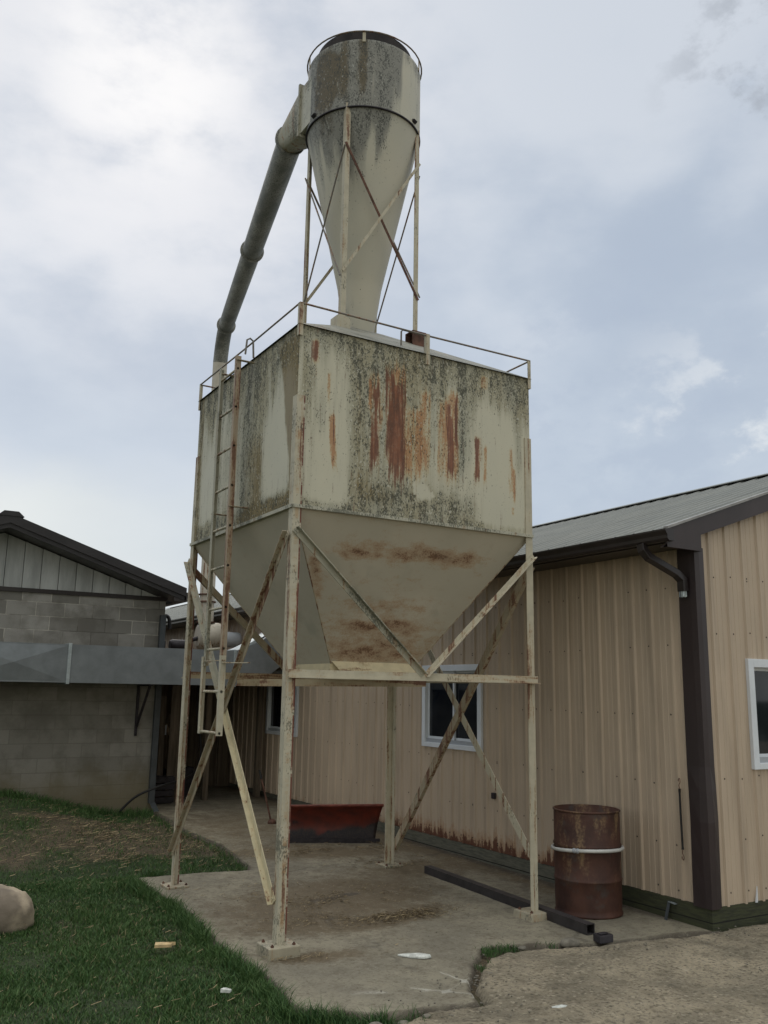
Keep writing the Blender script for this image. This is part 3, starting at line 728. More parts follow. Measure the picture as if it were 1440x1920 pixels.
q0 = [(e, e), (W-e, e), (W-e, W-e), (e, W-e)]; q1 = [(tr, tr), (W-tr, tr), (W-tr, W-tr), (tr, W-tr)]
for i in range(4):
    j = (i+1) % 4
    m.add([(*q0[i], zr(0)), (*q0[j], zr(0)), (*q1[j], zr(tr)), (*q1[i], zr(tr))], [(0, 1, 2, 3)])
m.add([(*q, zr(tr)) for q in q1], [(0, 1, 2, 3)])
m.build('roof', MT['roof_sheet'], bin_)
# hopper: four sloping sheets down to the outlet
hs, ZH = .44, 2.12
hv, hf, hr = [], [], []; o = 0
for side in range(4):
    s_ = np.linspace(0, 1, 90); t_ = np.linspace(0, 1, 70); S_, T_ = np.meshgrid(s_, t_, indexing='ij')
    half = 1.21*(1-T_)+hs*T_; a = CX-half+2*half*S_; b = CX-half; z = ZB-.004 + (ZH-ZB)*T_
    bow = (.012 + .03*(fbm(S_*3+side*7, T_*2.5, 120)-.5))*np.sin(math.pi*S_)*np.sin(math.pi*T_); b = b+bow
    P = {0: (a, b, z), 1: (b, a, z), 2: (W-b, a, z), 3: (a, W-b, z)}[side]
    F = grid_faces(*S_.shape); F = F[:, ::-1] if side in (0, 2) else F
    r_ = np.zeros_like(S_) + .12*(T_ > .0)*sstep(.55, 1., T_)
    if side == 0:
        nz = (vn(a*6, z*2, 3)-.5)*.05
        for zc, zw, x0, x1, am in ((3.02, .05, .50, .95, 1.0), (3.02, .05, 1.0, 1.5, .9), (3.06, .05, 1.35, 1.95, .9), (3.1, .03, 1.1, 1.6, .3), (2.61, .035, .72, 1.55, .5), (2.46, .05, .78, 1.5, .75), (2.22, .10, .75, 1.6, .42), (2.78, .03, .8, 1.3, .25)):
            r_ += .5*am*np.exp(-((z+nz-zc)/(zw*.8))**2)*sstep(x0-.06, x0+.12, a)*sstep(x1+.06, x1-.12, a)
        for zc, zw, x0, x1, am in ((3.07, .085, .45, 2.05, .58), (2.63, .06, .62, 1.7, .34), (2.45, .085, .66, 1.66, .46), (2.24, .12, .72, 1.66, .38), (2.83, .05, .55, 1.6, .2)):
            r_ += am*np.exp(-((z+nz*1.5-zc)/zw)**2)*sstep(x0-.15, x0+.2, a)*sstep(x1+.15, x1-.3, a)
        r_ += .8*np.exp(-((a-(.33+(2.95-z)*.45))/.07)**2)*sstep(2.55, 2.75, z)*sstep(3.02, 2.92, z) + .25*sstep(2.9, 2.3, z)
    hv.append(np.stack(P, -1).reshape(-1, 3)); hf.append(F+o); hr.append(r_.ravel()); o += S_.size
mesh_np('hopper', np.concatenate(hv), np.concatenate(hf), MT['hopper'], {'rust': np.concatenate(hr)}, True, bin_)
m = MB()
for c0, c1 in (((.012, .012, ZB-.01), (CX-hs, CY-hs, ZH)), ((W-.012, .012, ZB-.01), (CX+hs, CY-hs, ZH)), ((.012, W-.012, ZB-.01), (CX-hs, CY+hs, ZH))):
    m = MB(); m.tube([c0, c1], .006, 6); m.build('hopper_seam', MT['leg_rusty'], bin_)
m = MB()                                                       # outlet collar and its turned lip
for a, b in (((CX-hs, CY-hs-.004, 2.03), (CX+hs, CY-hs+.004, ZH)), ((CX-hs-.004, CY-hs, 2.03), (CX-hs+.004, CY+hs, ZH)), ((CX+hs-.004, CY-hs, 2.03), (CX+hs+.004, CY+hs, ZH)), ((CX-hs, CY+hs-.004, 2.03), (CX+hs, CY+hs+.004, ZH))): m.box(a, b)
m.prism([(.775, .772, 2.150), (1.655, .772, 2.150), (1.66, .690, 2.035), (.85, .690, 2.035)], (0, .006, .004))
m.build('outlet_collar', mat_painted('pale_outlet_paint', (.70, .60, .39), .7, .0, 1., (.1, .1, .6)), bin_)
m = MB(); m.box((CX-hs+.005, CY-hs+.005, 2.02), (CX+hs-.005, CY+hs-.005, 2.05)); m.build('slide_gate', MT['rust'], bin_)
for yy in (.98, 1.50):
    m = MB(); m.sweep((.20, yy, 1.912), (1.92, yy, 1.935), (0, 1, 0), (0, 0, 1), [(0, 0), (.05, 0), (.05, .008), (.008, .008), (.008, .062), (0, .062)])
    m.build('gate_rail', MT['beam_rusty'], bin_)
# legs: angle iron, corner outward
tops = {(0, 0): 4.236, (1, 0): 4.252, (0, 1): 4.235, (1, 1): 4.24}
for (ix, iy), zt in tops.items():
    x, y = ix*W, iy*W; ux, uy = (1 if ix == 0 else -1), (1 if iy == 0 else -1)
    zb = {(0, 0): .085, (1, 0): .07, (0, 1): .04, (1, 1): .04}[(ix, iy)]
    m = MB(); m.angle((x, y, zb), (x, y, zt), (ux, 0, 0), (0, uy, 0), .076, .009)
    lg = m.build('leg', MT['leg'] if ix == 0 else MT['leg_clean'], bin_)
    cx, cy = x+ux*.03, y+uy*.03
    m = MB()
    if (ix, iy) == (0, 0):
        m.prism([(cx-.125, cy-.115, -.03), (cx+.125, cy-.115, -.03), (cx+.125, cy+.115, -.03), (cx-.125, cy+.115, -.03)], (0, 0, .115))
    elif (ix, iy) == (1, 0):
        for (s0, s1, z0, z1) in ((.135, .118, -.03, .07),):
            m.add([(cx-s0, cy-s0, z0), (cx+s0, cy-s0*.9, z0), (cx+s0, cy+s0, z0), (cx-s0*.95, cy+s0, z0), (cx-s1, cy-s1, z1), (cx+s1, cy-s1, z1), (cx+s1, cy+s1, z1), (cx-s1, cy+s1, z1)], [(0,3,2,1),(4,5,6,7),(0,1,5,4),(1,2,6,5),(2,3,7,6),(3,0,4,7)])
    else:
        zz = .012*y; m.box((cx-.11, cy-.11, zz+.004), (cx+.11, cy+.11, zz+.03))
    bp = m.build('base_block' if iy == 0 else 'base_plate', MT['dirty'], lg, .008)
    zb0 = .085 if (ix, iy) == (0, 0) else (.07 if iy == 0 else .012*y+.03)
    for sx in (-1, 1):
        for sy in (-1, 1):
            b = MB(); bx, by = cx+sx*.085, cy+sy*.08
            b.lathe((bx, by, zb0), [(.013, 0), (.013, .010), (.007, .011), (.007, .019)], 8, True, False); b.build('anchor_bolt', MT['rust'], lg)
# braces
def brace(name, p0, p1, out, mat, w=.062, off=0., mat2=None, split=.5):
    p0, p1, out = Vector(p0), Vector(p1), Vector(out); d = (p1-p0).normalized(); u = d.cross(out).normalized()
    if u.z < 0: u = -u
    m = MB(); oo = out*(.002+off)
    sec = [(0, 0), (w, 0), (w, .045), (w-.007, .045), (w-.007, .007), (0, .007)] if name == 'brace_lip' else [(0, 0), (w, 0), (w, .007), (.007, .007), (.007, .045), (0, .045)]
    q = p0.lerp(p1, split) if mat2 else p1
    m.sweep(p0-u*w/2+oo, q-u*w/2+oo, u, out, sec)
    if mat2: m.mi = 1; m.sweep(q-u*w/2+oo, p1-u*w/2+oo, u, out, sec)
    for e_ in (p0+(p1-p0).normalized()*.03, p1-(p1-p0).normalized()*.03, p0.lerp(p1, .5)):
        e_ = e_+oo+out*.006; m.tube([e_, e_+out*.008], .011, 6)
    return m.build('brace', [MT[mat], MT[mat2]] if mat2 else MT[mat], bin_)
brace('', (-.0, 2.47, 3.16), (0, .06, .36), (-1, 0, 0), 'mossy', .06, 0., 'yellow', .47)                 # left face X
brace('brace_lip', (0, .035, 3.10), (0, 2.40, .34), (-1, 0, 0), 'leg_rusty', .055, .012)
brace('brace_lip', (.02, 0, 3.13), (1.235, 0, 2.02), (0, -1, 0), 'mossy', .052, .004)  # right face V
brace('', (2.44, 0, 3.13), (1.255, 0, 2.02), (0, -1, 0), 'leg_clean', .040, .004)
brace('', (2.44, .06, 3.05), (2.44, 2.40, .22), (1, 0, 0), 'leg_rusty', .075)          # far right face X
brace('', (2.44, 2.40, 3.05), (2.44, .06, .45), (1, 0, 0), 'leg_clean', .075, .012)
brace('', (.03, 2.44, 3.08), (1.22, 2.44, 2.02), (0, 1, 0), 'leg_rusty', .06)
brace('', (2.41, 2.44, 3.08), (1.24, 2.44, 2.02), (0, 1, 0), 'leg_rusty', .06, .01)
# beams
def beam(p0, p1, out, mat):
    m = MB(); out = Vector(out)
    m.sweep(Vector(p0)+out*.003, Vector(p1)+out*.003, out, (0, 0, 1), [(0, 0), (.05, 0), (.05, .007), (.007, .007), (.007, .066), (0, .066)])
    m.build('beam', MT[mat], bin_)
beam((.012, 0, ZM-.005), (2.47, 0, ZM-.005), (0, -1, 0), 'beam')
beam((0, W, ZM), (W, W, ZM), (0, 1, 0), 'beam_rusty')
beam((W, 0.03, ZM), (W, W, ZM), (1, 0, 0), 'beam_rusty')
# roof rail
ZR = 5.03
for (x, y) in ((0, 0), (W, 0), (0, W), (W, W), (1.25, -.004)):
    m = MB(); ux = 1 if x < 2 else -1; uy = 1 if y < 2 else -1
    m.angle((x-.006*ux, y-.006*uy, ZT-.10), (x-.006*ux, y-.006*uy, ZR+.006), (ux, 0, 0), (0, uy, 0), .036, .005)
    m.build('rail_post', MT['leg_clean'], bin_)
for a, b in (((0, 0), (W, 0)), ((0, 0), (0, W)), ((W, 0), (W, W)), ((0, W), (W, W))):
    m = MB(); m.tube([(*a, ZR), ((a[0]+b[0])/2, (a[1]+b[1])/2, ZR-.008), (*b, ZR)], .0085, 6); m.build('rail_rod', MT['rod'], bin_)
m = MB(); z0 = ZT+.05
m.tube([(1.02, .06, z0), (1.02, .06, z0+.13), (1.03, .05, z0+.145), (1.26, .05, z0+.145), (1.27, .06, z0+.13), (1.27, .06, z0)], .008, 6); m.build('hatch_handle', MT['rod'], bin_)
# ladder on the left face
lad = None
m = MB(); yl = (.95, 1.385)
ladr = []
for i, y in enumerate(yl):
    m = MB(); s = 1 if i == 0 else -1
    m.angle((-.172, y, 2.08), (-.172, y, 4.84), (1, 0, 0), (0, s, 0), .045, .006)
    ladr.append(m.build('ladder_rail', MT['rail_rust'] if i == 0 else MT['mossy'], bin_))
for i, y in enumerate((.925, 1.41)):
    m = MB(); s = 1 if i == 0 else -1
    m.angle((-.182, y, 1.50), (-.182, y, 2.16), (1, 0, 0), (0, s, 0), .045, .006)
    ladr.append(m.build('ladder_rail', MT['leg_clean'], bin_))
for z in (4.72, 4.36, 4.0, 3.64, 3.28, 2.93, 2.57, 2.22):
    m = MB(); m.tube([(-.155, yl[0], z), (-.155, yl[1], z)], .0115, 8); m.build('rung', MT['leg'], ladr[0])
for z in (1.86, 1.52):
    m = MB(); m.tube([(-.165, .925, z), (-.165, 1.41, z)], .0115, 8); m.build('rung', MT['leg_clean'], ladr[2])
for z in (4.80, 3.45):
    for y in yl:
        m = MB(); m.bar((-.172, y, z), (.0, y, z), .035, .007, (0, 0, 1)); m.build('ladder_bracket', MT['leg_rusty'], bin_)
m = MB(); m.bar((-.165, .91, 2.12), (-.165, 1.42, 2.12), .03, .008, (0, 0, 1)); m.build('ladder_bracket', MT['leg_rusty'], bin_)
m = MB(); m.bar((-.16, .93, 2.10), (-.02, .70, 2.10), .03, .008, (0, 0, 1)); m.build('ladder_bracket', MT['leg_clean'], bin_)
m = MB(); m.tube([(-.10, .93, 4.86), (-.09, .93, 5.0), (-.06, .93, 5.02), (-.03, .93, 5.0), (-.02, .93, 4.84)], .009, 6); m.build('grab_hoop', MT['rod'], bin_)

# ------------------------------------------------------------------ cyclone on the bin roof
cyc = thing('cyclone_separator', (CX, CY, 5.5), 'cream metal cyclone with a long cone on a thin frame atop the feed bin', 'cyclone')
ZC0, ZC1, RC = 7.63, 8.39, .606
def lathe_np(name, prof, mat, maskf, nseg=160):
    prof = np.array(prof); th = np.linspace(0, 2*math.pi, nseg+1)
    # resample profile finely
    rs, zs = [], []
    for (r0, z0), (r1, z1) in zip(prof[:-1], prof[1:]):
        k = max(2, int(abs(z1-z0)/.03)); t = np.linspace(0, 1, k, endpoint=False); rs += list(r0+(r1-r0)*t); zs += list(z0+(z1-z0)*t)
    rs.append(prof[-1][0]); zs.append(prof[-1][1]); rs, zs = np.array(rs), np.array(zs)
    TH, RR = np.meshgrid(th, rs); _, ZZ = np.meshgrid(th, zs)
    li, ol = maskf(TH, ZZ)
    F = grid_faces(*TH.shape)[:, ::-1]
    return mesh_np(name, np.stack([CX+RR*np.cos(TH), CY+RR*np.sin(TH), ZZ], -1).reshape(-1, 3), F, mat, {'lichen': li, 'olive': ol}, True, cyc)
VIEW = math.atan2(-6.327-CY, -2.91-CX)                          # compass side that the road sees
def cmask(TH, ZZ):
    s = ((TH-VIEW+math.pi) % (2*math.pi))-math.pi               # -left .. +right of that side
    A = s*RC
    top = ZC1-ZZ
    n = fbm(A*3, ZZ*.8, 140); runs = fbm(A*6+4, A*0, 141)
    weather = sstep(.42, -.10, A-.12*(runs-.5)) 
    li = weather*(.35+.6*sstep(1.35, .2, top/(.6+.9*runs))) + .25*sstep(.25, .0, top)
    li = li*(.45+1.1*n) + .75*np.exp(-((A-.20)/.10)**2)*sstep(1.5, .7, top)*(.5+.8*n) + .4*np.exp(-((A-.36)/.05)**2)*sstep(.9, .3, top) + .35*np.exp(-((A+.05)/.09)**2)
    li *= sstep(1.75, .75, top+.6*(runs-.5))
    li = li + .40*sstep(.25, .65, fbm(A*9, ZZ*.7, 143))*sstep(2.4, 1.0, top)
    ol = 1.1*np.exp(-((A+.42)/.15)**2)*sstep(.75, .55, top)*sstep(.02, .2, top) + .75*np.exp(-((A+.02)/.06)**2)*sstep(.8, .4, top) + .6*np.exp(-((A+.2)/.05)**2)*sstep(.9, .5, top) + .45*np.exp(-((A+.45)/.16)**2)*sstep(1.4, .8, top)
    li += .3*sstep(5.95, 5.6, ZZ)*sstep(-.05, -.2, A)
    return np.clip(li, 0, 1), ol
for aa in (-1.02, .98):
    a = VIEW+aa; m = MB(); m.prism([(CX+(RC+.002)*math.cos(a), CY+(RC+.002)*math.sin(a), ZC0+.03), (CX+(RC+.03)*math.cos(a), CY+(RC+.03)*math.sin(a), ZC0+.055), (CX+(RC+.002)*math.cos(a), CY+(RC+.002)*math.sin(a), ZC0+.065)], (-.06*math.sin(a), .06*math.cos(a), 0)); m.build('seam_clip', MT['iron'], cyc)
lathe_np('drum_shell', [(RC-.05, ZC1+.004), (RC-.004, ZC1+.004), (RC, ZC1), (RC, ZC0)], MT['cyclone'], cmask)
lathe_np('cone', [(RC-.012, ZC0), (.225, 5.93), (.150, 5.40)], MT['cyclone'], cmask)
m = MB(); m.lathe((CX, CY, 0), [(RC-.012, ZC0-.008), (RC+.007, ZC0-.008), (RC+.007, ZC0+.005), (RC, ZC0+.006)], 64); m.build('seam_ring', MT['iron'], cyc)
m = MB()                                                        # dark outlet stack and lid in the top
m.lathe((CX, CY, 0), [(RC-.05, ZC1+.002), (.535, ZC1+.002), (.515, ZC1+.175), (.475, ZC1+.195), (.47, ZC1+.18), (.47, ZC1-.3)], 64); m.build('outlet_stack', MT['darkcap'], cyc)
m = MB()
m.lathe((CX, CY, 0), [(.47, ZC1+.18), (.3, ZC1+.21), (.02, ZC1+.225)], 48); m.build('stack_lid', MT['darkcap'], cyc)
m = MB(); RG = RC+.012
m.tube([(CX+RG*math.cos(2*math.pi*k/48), CY+RG*math.sin(2*math.pi*k/48), ZC1+.085) for k in range(49)], .0085, 6, False); m.build('guard_ring', MT['rod'], cyc)
for k in range(5):
    a = VIEW - .02 + 2*math.pi*k/5; m = MB()
    m.bar((CX+(RC+.004)*math.cos(a), CY+(RC+.004)*math.sin(a), ZC1-.03), (CX+(RC+.004)*math.cos(a), CY+(RC+.004)*math.sin(a), ZC1+.09), .032, .006, (math.cos(a), math.sin(a), 0)); m.build('ring_strut', MT['leg_clean'], cyc)
hF = .436
fr = {(sx, sy): (CX+sx*hF, CY+sy*hF) for sx in (-1, 1) for sy in (-1, 1)}
for (sx, sy), (x, y) in fr.items():
    m = MB(); m.angle((x, y, 5.22), (x, y, ZC0+.045), (-sx, 0, 0), (0, -sy, 0), .052, .006)
    lg = m.build('frame_leg', MT['leg_clean'], cyc)
    m = MB()
    if (sx, sy) == (1, -1): m.box((x-.10, y-.07, 5.22), (x-.02, y-.06, 5.40)); m.box((x-.02, y-.07, 5.22), (x+.06, y-.06, 5.40)); m.box((x-.10, y+.06, 5.22), (x+.06, y+.07, 5.40)); m.box((x+.05, y-.06, 5.22), (x+.06, y+.06, 5.40)); m.box((x-.10, y-.06, 5.39), (x+.05, y+.06, 5.40)); m.build('foot', MT['rust'], lg)
    else: m.box((x-.07, y-.07, 5.20), (x+.07, y+.07, 5.36)); m.build('foot', MT['leg_clean'], lg)
def rod(p0, p1, mat, w=.026, n=(0, 1, 0), tube=False):
    m = MB()
    if tube: m.tube([p0, p1], .009, 6)
    else: m.bar(p0, p1, w, .006, n)
    m.build('frame_brace', MT[mat], cyc)
lo, hi = CX-hF, CX+hF
rod((lo, lo-.006, 7.23), (hi, lo-.006, 5.76), 'rust', .026); rod((lo, lo-.014, 5.85), (hi, lo-.014, 7.28), 'leg_clean', .028)
rod((lo-.006, lo, 7.20), (lo-.006, hi, 5.75), 'rod', .024, (1, 0, 0), True); rod((lo-.02, lo, 5.80), (lo-.02, hi, 7.28), 'rod', .024, (1, 0, 0), True)
rod((hi+.006, lo, 7.15), (hi+.006, hi, 5.75), 'rod', .024, (1, 0, 0), True); rod((hi+.02, lo, 5.8), (hi+.02, hi, 7.2), 'rod', .024, (1, 0, 0), True)
rod((lo, hi+.006, 7.28), (hi, hi+.006, 5.8), 'rod', .024); rod((lo, hi+.014, 5.8), (hi, hi+.014, 7.2), 'leg_clean', .03)
# tangential inlet: square spout, bolted flange, reducer
XI0, XI1, ZI0, ZI1 = CX-RC+.002, CX-RC+.30, 7.68, 8.22
m = MB(); m.box((XI0, 1.22, ZI0), (XI1, 1.50, ZI1)); m.build('inlet_spout', mat_painted('mossy_spout_paint', (.50, .48, .40), .1, .8), cyc)
m = MB(); m.box((XI0-.03, 1.50, ZI0-.04), (XI1+.03, 1.53, ZI1+.04)); m.build('inlet_flange', MT['mossy'], cyc)

# ------------------------------------------------------------------ conveying pipe from the blower to the cyclone
pipe = thing('conveying_pipe', (2.64, 9.3, 2.95), 'long grimy round pipe rising behind the bin and slanting across to the cyclone', 'pipe')
PA = Vector((.715, 1.98, 7.90)); PB = Vector((2.60, 9.10, 8.52))
m = MB(); n = 20
ring = []
sq = [(XI0, 1.53, ZI0), (XI1, 1.53, ZI0), (XI1, 1.53, ZI1), (XI0, 1.53, ZI1)]
d = (PB-PA).normalized(); uu = d.cross(Vector((0, 0, 1))).normalized(); vv = uu.cross(d)
for k in range(24):
    a = 2*math.pi*k/24+math.pi/4
    ca, sa = math.cos(a), math.sin(a); q = max(abs(ca), abs(sa))
    ring.append(Vector(((XI0+XI1)/2+ca/q*(XI1-XI0)/2, 1.53, (ZI0+ZI1)/2+sa/q*(ZI1-ZI0)/2)))
r2 = [PA+(uu*math.cos(2*math.pi*k/24+math.pi/4)+vv*math.sin(2*math.pi*k/24+math.pi/4))*.15 for k in range(24)]
m.add(ring+r2, [(k, (k+1) % 24, 24+(k+1) % 24, 24+k) for k in range(24)], True); m.build('reducer', MT['mossy'], pipe)
rp = .142
fl = [0, .44, .86]
def ringat(p, dr, r, w):
    m = MB(); m.tube([p-dr*w, p+dr*w], r, 24); return m
prev = PA
ends = [PA, PA.lerp(PB, .44), PA.lerp(PB, .93)]
m = MB(); m.tube([ends[0], ends[1]], rp, 24); m.build('pipe_section', MT['pipe'], pipe)
m = MB(); m.tube([ends[1], ends[2]], rp*.96, 24); m.build('pipe_section', MT['pipe'], pipe)
m = MB(); el = []
C0 = PB; 
for t in np.linspace(0, 1, 9):
    a = ends[2]; b = PB; c = Vector((2.64, 9.3, 8.0)); p = a*(1-t)**2+b*2*t*(1-t)+c*t*t; el.append(p)
m.tube(el, rp*.96, 24); m.build('elbow', MT['pipe'], pipe)
for p, dr in ((ends[0], d), (ends[1], d), (ends[2], d)):
    ringat(p, dr, rp+.032, .013).build('flange', MT['pipe'], pipe)
m = MB(); m.tube([(2.64, 9.3, 8.0), (2.64, 9.3, 3.02)], rp*.95, 24); m.build('riser', MT['pipe_clean'], pipe)
for z in (4.55, 3.55, 3.42, 3.05, 6.5):
    ringat(Vector((2.64, 9.3, z)), Vector((0, 0, 1)), rp+.025, .010).build('flange', MT['rust'], pipe)

# ------------------------------------------------------------------ tan metal building
XW, YC, ZS = 3.488, -.95, .181
WIN = [(2.157, 3.397, 1.221, 2.215), (7.07, 8.31, 1.14, 2.20)]
GWIN = (4.101, 5.30, 1.262, 2.231)
tb = thing('metal_building', (XW, YC, 0), 'long tan ribbed steel building with brown trim and grey roof, right of the bin', 'building')
PIT = .2286
def profile(a0, a1, minor=True):
    """(along, out) points of a ribbed steel sheet"""
    pts = []; k = math.floor(a0/PIT)
    while k*PIT < a1:
        b = k*PIT
        pts += [(b, .0), (b+.012, .019), (b+.034, .019), (b+.048, 0)]
        if minor: pts += [(b+.098, 0), (b+.103, .0035), (b+.113, .0035), (b+.118, 0), (b+.158, 0), (b+.163, .0035), (b+.173, .0035), (b+.178, 0)]
        k += 1
    return [(max(a0, min(a1, a)), h) for a, h in pts if a0-.05 < a < a1+.05]
def sheet(mb, prof, pt, z0f, z1f, holes=()):
    for (a0, h0), (a1, h1) in zip(prof[:-1], prof[1:]):
        if a1-a0 < 1e-6: continue
        mid = (a0+a1)/2; spans = [(z0f(mid), None)]
        hole = [h for h in holes if h[0] < mid < h[1]]
        seg = [(z0f(mid), hole[0][2]), (hole[0][3], None)] if hole else [(z0f(mid), None)]
        for za, zb in seg:
            zb0 = zb if zb is not None else z1f(a0); zb1 = zb if zb is not None else z1f(a1)
            mb.add([pt(a0, h0, za), pt(a1, h1, za), pt(a1, h1, zb1), pt(a0, h0, zb0)], [(0, 1, 2, 3)])
def screw(mb, p, n):
    n = Vector(n); p = Vector(p); t = Vector((0, 0, 1)).cross(n); u = Vector((0, 0, 1)); r = .0095
    mb.add([p+t*r, p+u*r, p-t*r, p-u*r, p+n*.006], [(0, 1, 4), (1, 2, 4), (2, 3, 4), (3, 0, 4)])
YE = 26.
m = MB(); pf = profile(YC+.10, YE)[::-1]
pf = [(a, h) for a, h in profile(YC+.10, YE)]
sheet(m, pf[::1], lambda a, h, z: (XW-h, a, z), lambda a: ZS, lambda a: 3.26, WIN)
m.f = [f[::-1] for f in m.f]
m.mi = 1
for z in (.26, .62, 1.13, 1.72, 2.33, 2.85):
    k = 0; a = YC+.2
    while a < 14:
        a += random.choice((PIT, PIT, PIT/2, PIT*1.5))
        if random.random() < .82 and not any(w[0]-.05 < a < w[1]+.05 and w[2]-.05 < z < w[3]+.05 for w in WIN):
            aa = math.floor(a/PIT)*PIT+.075; screw(m, (XW-.001, aa, z+random.uniform(-.012, .012)), (-1, 0, 0))
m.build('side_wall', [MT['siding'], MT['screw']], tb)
XR, ZRG = 7.15, 3.31+.345*(7.15-3.1); XE = 2*XR-XW
zroof = lambda x: 3.31+.345*((x if x < XR else 2*XR-x)-3.1)
m = MB(); sheet(m, profile(XW+.09, XE), lambda a, h, z: (a, YC-h, z), lambda a: ZS-.012, lambda a: zroof(a)-.05, [GWIN])
m.mi = 1
for z in (.26, .70, 1.2, 1.9, 2.45, 2.95):
    a = XW+.1
    while a < 6:
        a += random.choice((PIT, PIT, PIT/2)); 
        if random.random() < .8 and not (GWIN[0]-.06 < a < GWIN[1]+.06 and 1.2 < z < 2.3): screw(m, (math.floor(a/PIT)*PIT+.078, YC-.001, z+random.uniform(-.015, .015)), (0, -1, 0))
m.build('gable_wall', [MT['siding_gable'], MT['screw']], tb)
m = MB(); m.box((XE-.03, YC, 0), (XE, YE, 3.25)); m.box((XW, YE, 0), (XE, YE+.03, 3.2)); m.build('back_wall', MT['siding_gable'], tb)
# roof sheets (ribs run up the slope)
m = MB(); x0r = 3.055
pr = profile(YC-.085, YE+.1, False)
zb = lambda x: zroof(x)
for (a0, h0), (a1, h1) in zip(pr[:-1], pr[1:]):
    if a1-a0 < 1e-6: continue
    m.add([(x0r, a0, zroof(x0r)+h0), (XR, a0, ZRG+h0), (XR, a1, ZRG+h1), (x0r, a1, zroof(x0r)+h1)], [(0, 1, 2, 3)])
    m.add([(XR, a0, ZRG+h0), (XE+.4, a0, zroof(XE+.4)+h0), (XE+.4, a1, zroof(XE+.4)+h1), (XR, a1, ZRG+h1)], [(0, 1, 2, 3)])
rf = m.build('roof', MT['roofmetal'], tb)
m = MB()
m.sweep((XR, YC-.12, ZRG+.02), (XR, YE, ZRG+.02), (1, 0, 0), (0, 0, 1), [(-.16, -.055+.02), (0, .015), (.16, -.055+.02), (.16, -.045+.02), (0, .03), (-.16, -.045+.02)]); m.build('ridge_cap', MT['roofmetal'], rf)
# eave: soffit, fascia, gutter
m = MB(); m.box((3.14, YC-.05, 3.195), (XW+.01, YE, 3.215)); m.build('soffit', MT['gutter'], tb)
m = MB(); m.box((3.125, YC-.05, 3.19), (3.14, YE, 3.305)); m.build('fascia', MT['gutter'], tb)
m = MB()
gsec = [(0, 0), (-.065, 0), (-.085, .02), (-.085, .05), (-.11, .085), (-.11, .10), (-.104, .10), (-.104, .087), (-.079, .052), (-.079, .023), (-.062, .006), (-.006, .006), (-.006, .10), (0, .10)]
m.sweep((3.124, -1.06, 3.200), (3.124, YE, 3.200), (1, 0, 0), (0, 0, 1), gsec)
m.prism([(3.124, -1.062, 3.20), (3.059, -1.062, 3.20), (3.039, -1.062, 3.22), (3.039, -1.062, 3.25), (3.014, -1.062, 3.285), (3.014, -1.062, 3.30), (3.124, -1.062, 3.30)], (0, .004, 0))
gu = m.build('gutter', MT['gutter'], tb)
# rake trim along the gable
m = MB()
for sgn in (1, -1):
    xe = x0r+.02 if sgn == 1 else 2*XR-x0r-.02
    P = [(xe, YC-.075, zroof(x0r)-.145), (XR, YC-.075, ZRG-.165), (XR, YC-.075, ZRG+.012), (xe, YC-.075, zroof(x0r)+.012)]
    m.prism(P, (0, .02, 0))
    P = [(xe, YC-.055, zroof(x0r)-.145), (XR, YC-.055, ZRG-.165), (XR, YC-.055, ZRG-.150), (xe, YC-.055, zroof(x0r)-.130)]
    m.prism(P, (0, .06, 0))
m.build('rake_trim', MT['brown'], tb)
m = MB()
for sgn in (1, -1):
    xe = x0r+.02 if sgn == 1 else 2*XR-x0r-.02
    m.prism([(xe, YC-.09, zroof(x0r)+.014), (XR, YC-.09, ZRG+.014), (XR, YC-.09, ZRG+.036), (xe, YC-.09, zroof(x0r)+.036)], (0, .05, 0))
m.build('rake_cap', mat_simple('pale_rake_edge', (.28, .27, .26), .5), tb)
m = MB(); m.prism([(x0r+.02, YC-.074, 3.15), (XW+.02, YC-.074, 3.15), (XW+.02, YC-.074, zroof(XW)-.12), (x0r+.02, YC-.074, zroof(x0r)-.12)], (0, .04, 0)); m.build('eave_return', MT['brown'], tb)
# corner post, slightly battered at the bottom
m = MB(); prevl = None
zs = [.165, .35, .6, .85, 1.1, 1.3, 1.6, 2.2, 3.19]; wob = [.0, .004, .012, .022, .012, .0, 0, 0, 0]
rows = []
for z, w in zip(zs, wob):
    rows.append([(XW-.026, YC+.165-w*.4, z), (XW-.030-w, YC+.03, z), (XW-.026-w, YC-.028-w, z), (XW+.03, YC-.032-w, z), (XW+.095+w*.6, YC-.026, z)])
for r0, r1 in zip(rows[:-1], rows[1:]):
    o0 = r0+r1; m.add(o0, [(i, 5+i, 6+i, 1+i) for i in range(4)])
for rr_, rev in ((rows[0], 0), (rows[-1], 1)):
    m.add(rr_+[(XW, YC, rr_[0][2])], [(0, 1, 2, 3, 4, 5)])
m.f = [f[::-1] for f in m.f]
m.build('corner_trim', MT['brown'], tb)
# skirt boards
m = MB(); m.box((XW-.014, YC+.03, -.16), (XW+.03, YE, ZS-.004)); m.build('skirt_board', MT['board'], tb)
m = MB(); m.box((XW-.014, YC-.014, -.16), (XE, YC+.028, ZS-.006)); m.build('skirt_board', MT['board'], tb)
# splintered sliver of siding by the corner
m = MB(); m.prism([(4.02, YC-.024, .17), (4.045, YC-.024, .17), (4.05, YC-.024, .30)], (0, .01, 0)); m.build('torn_sliver', MT['white'], tb)
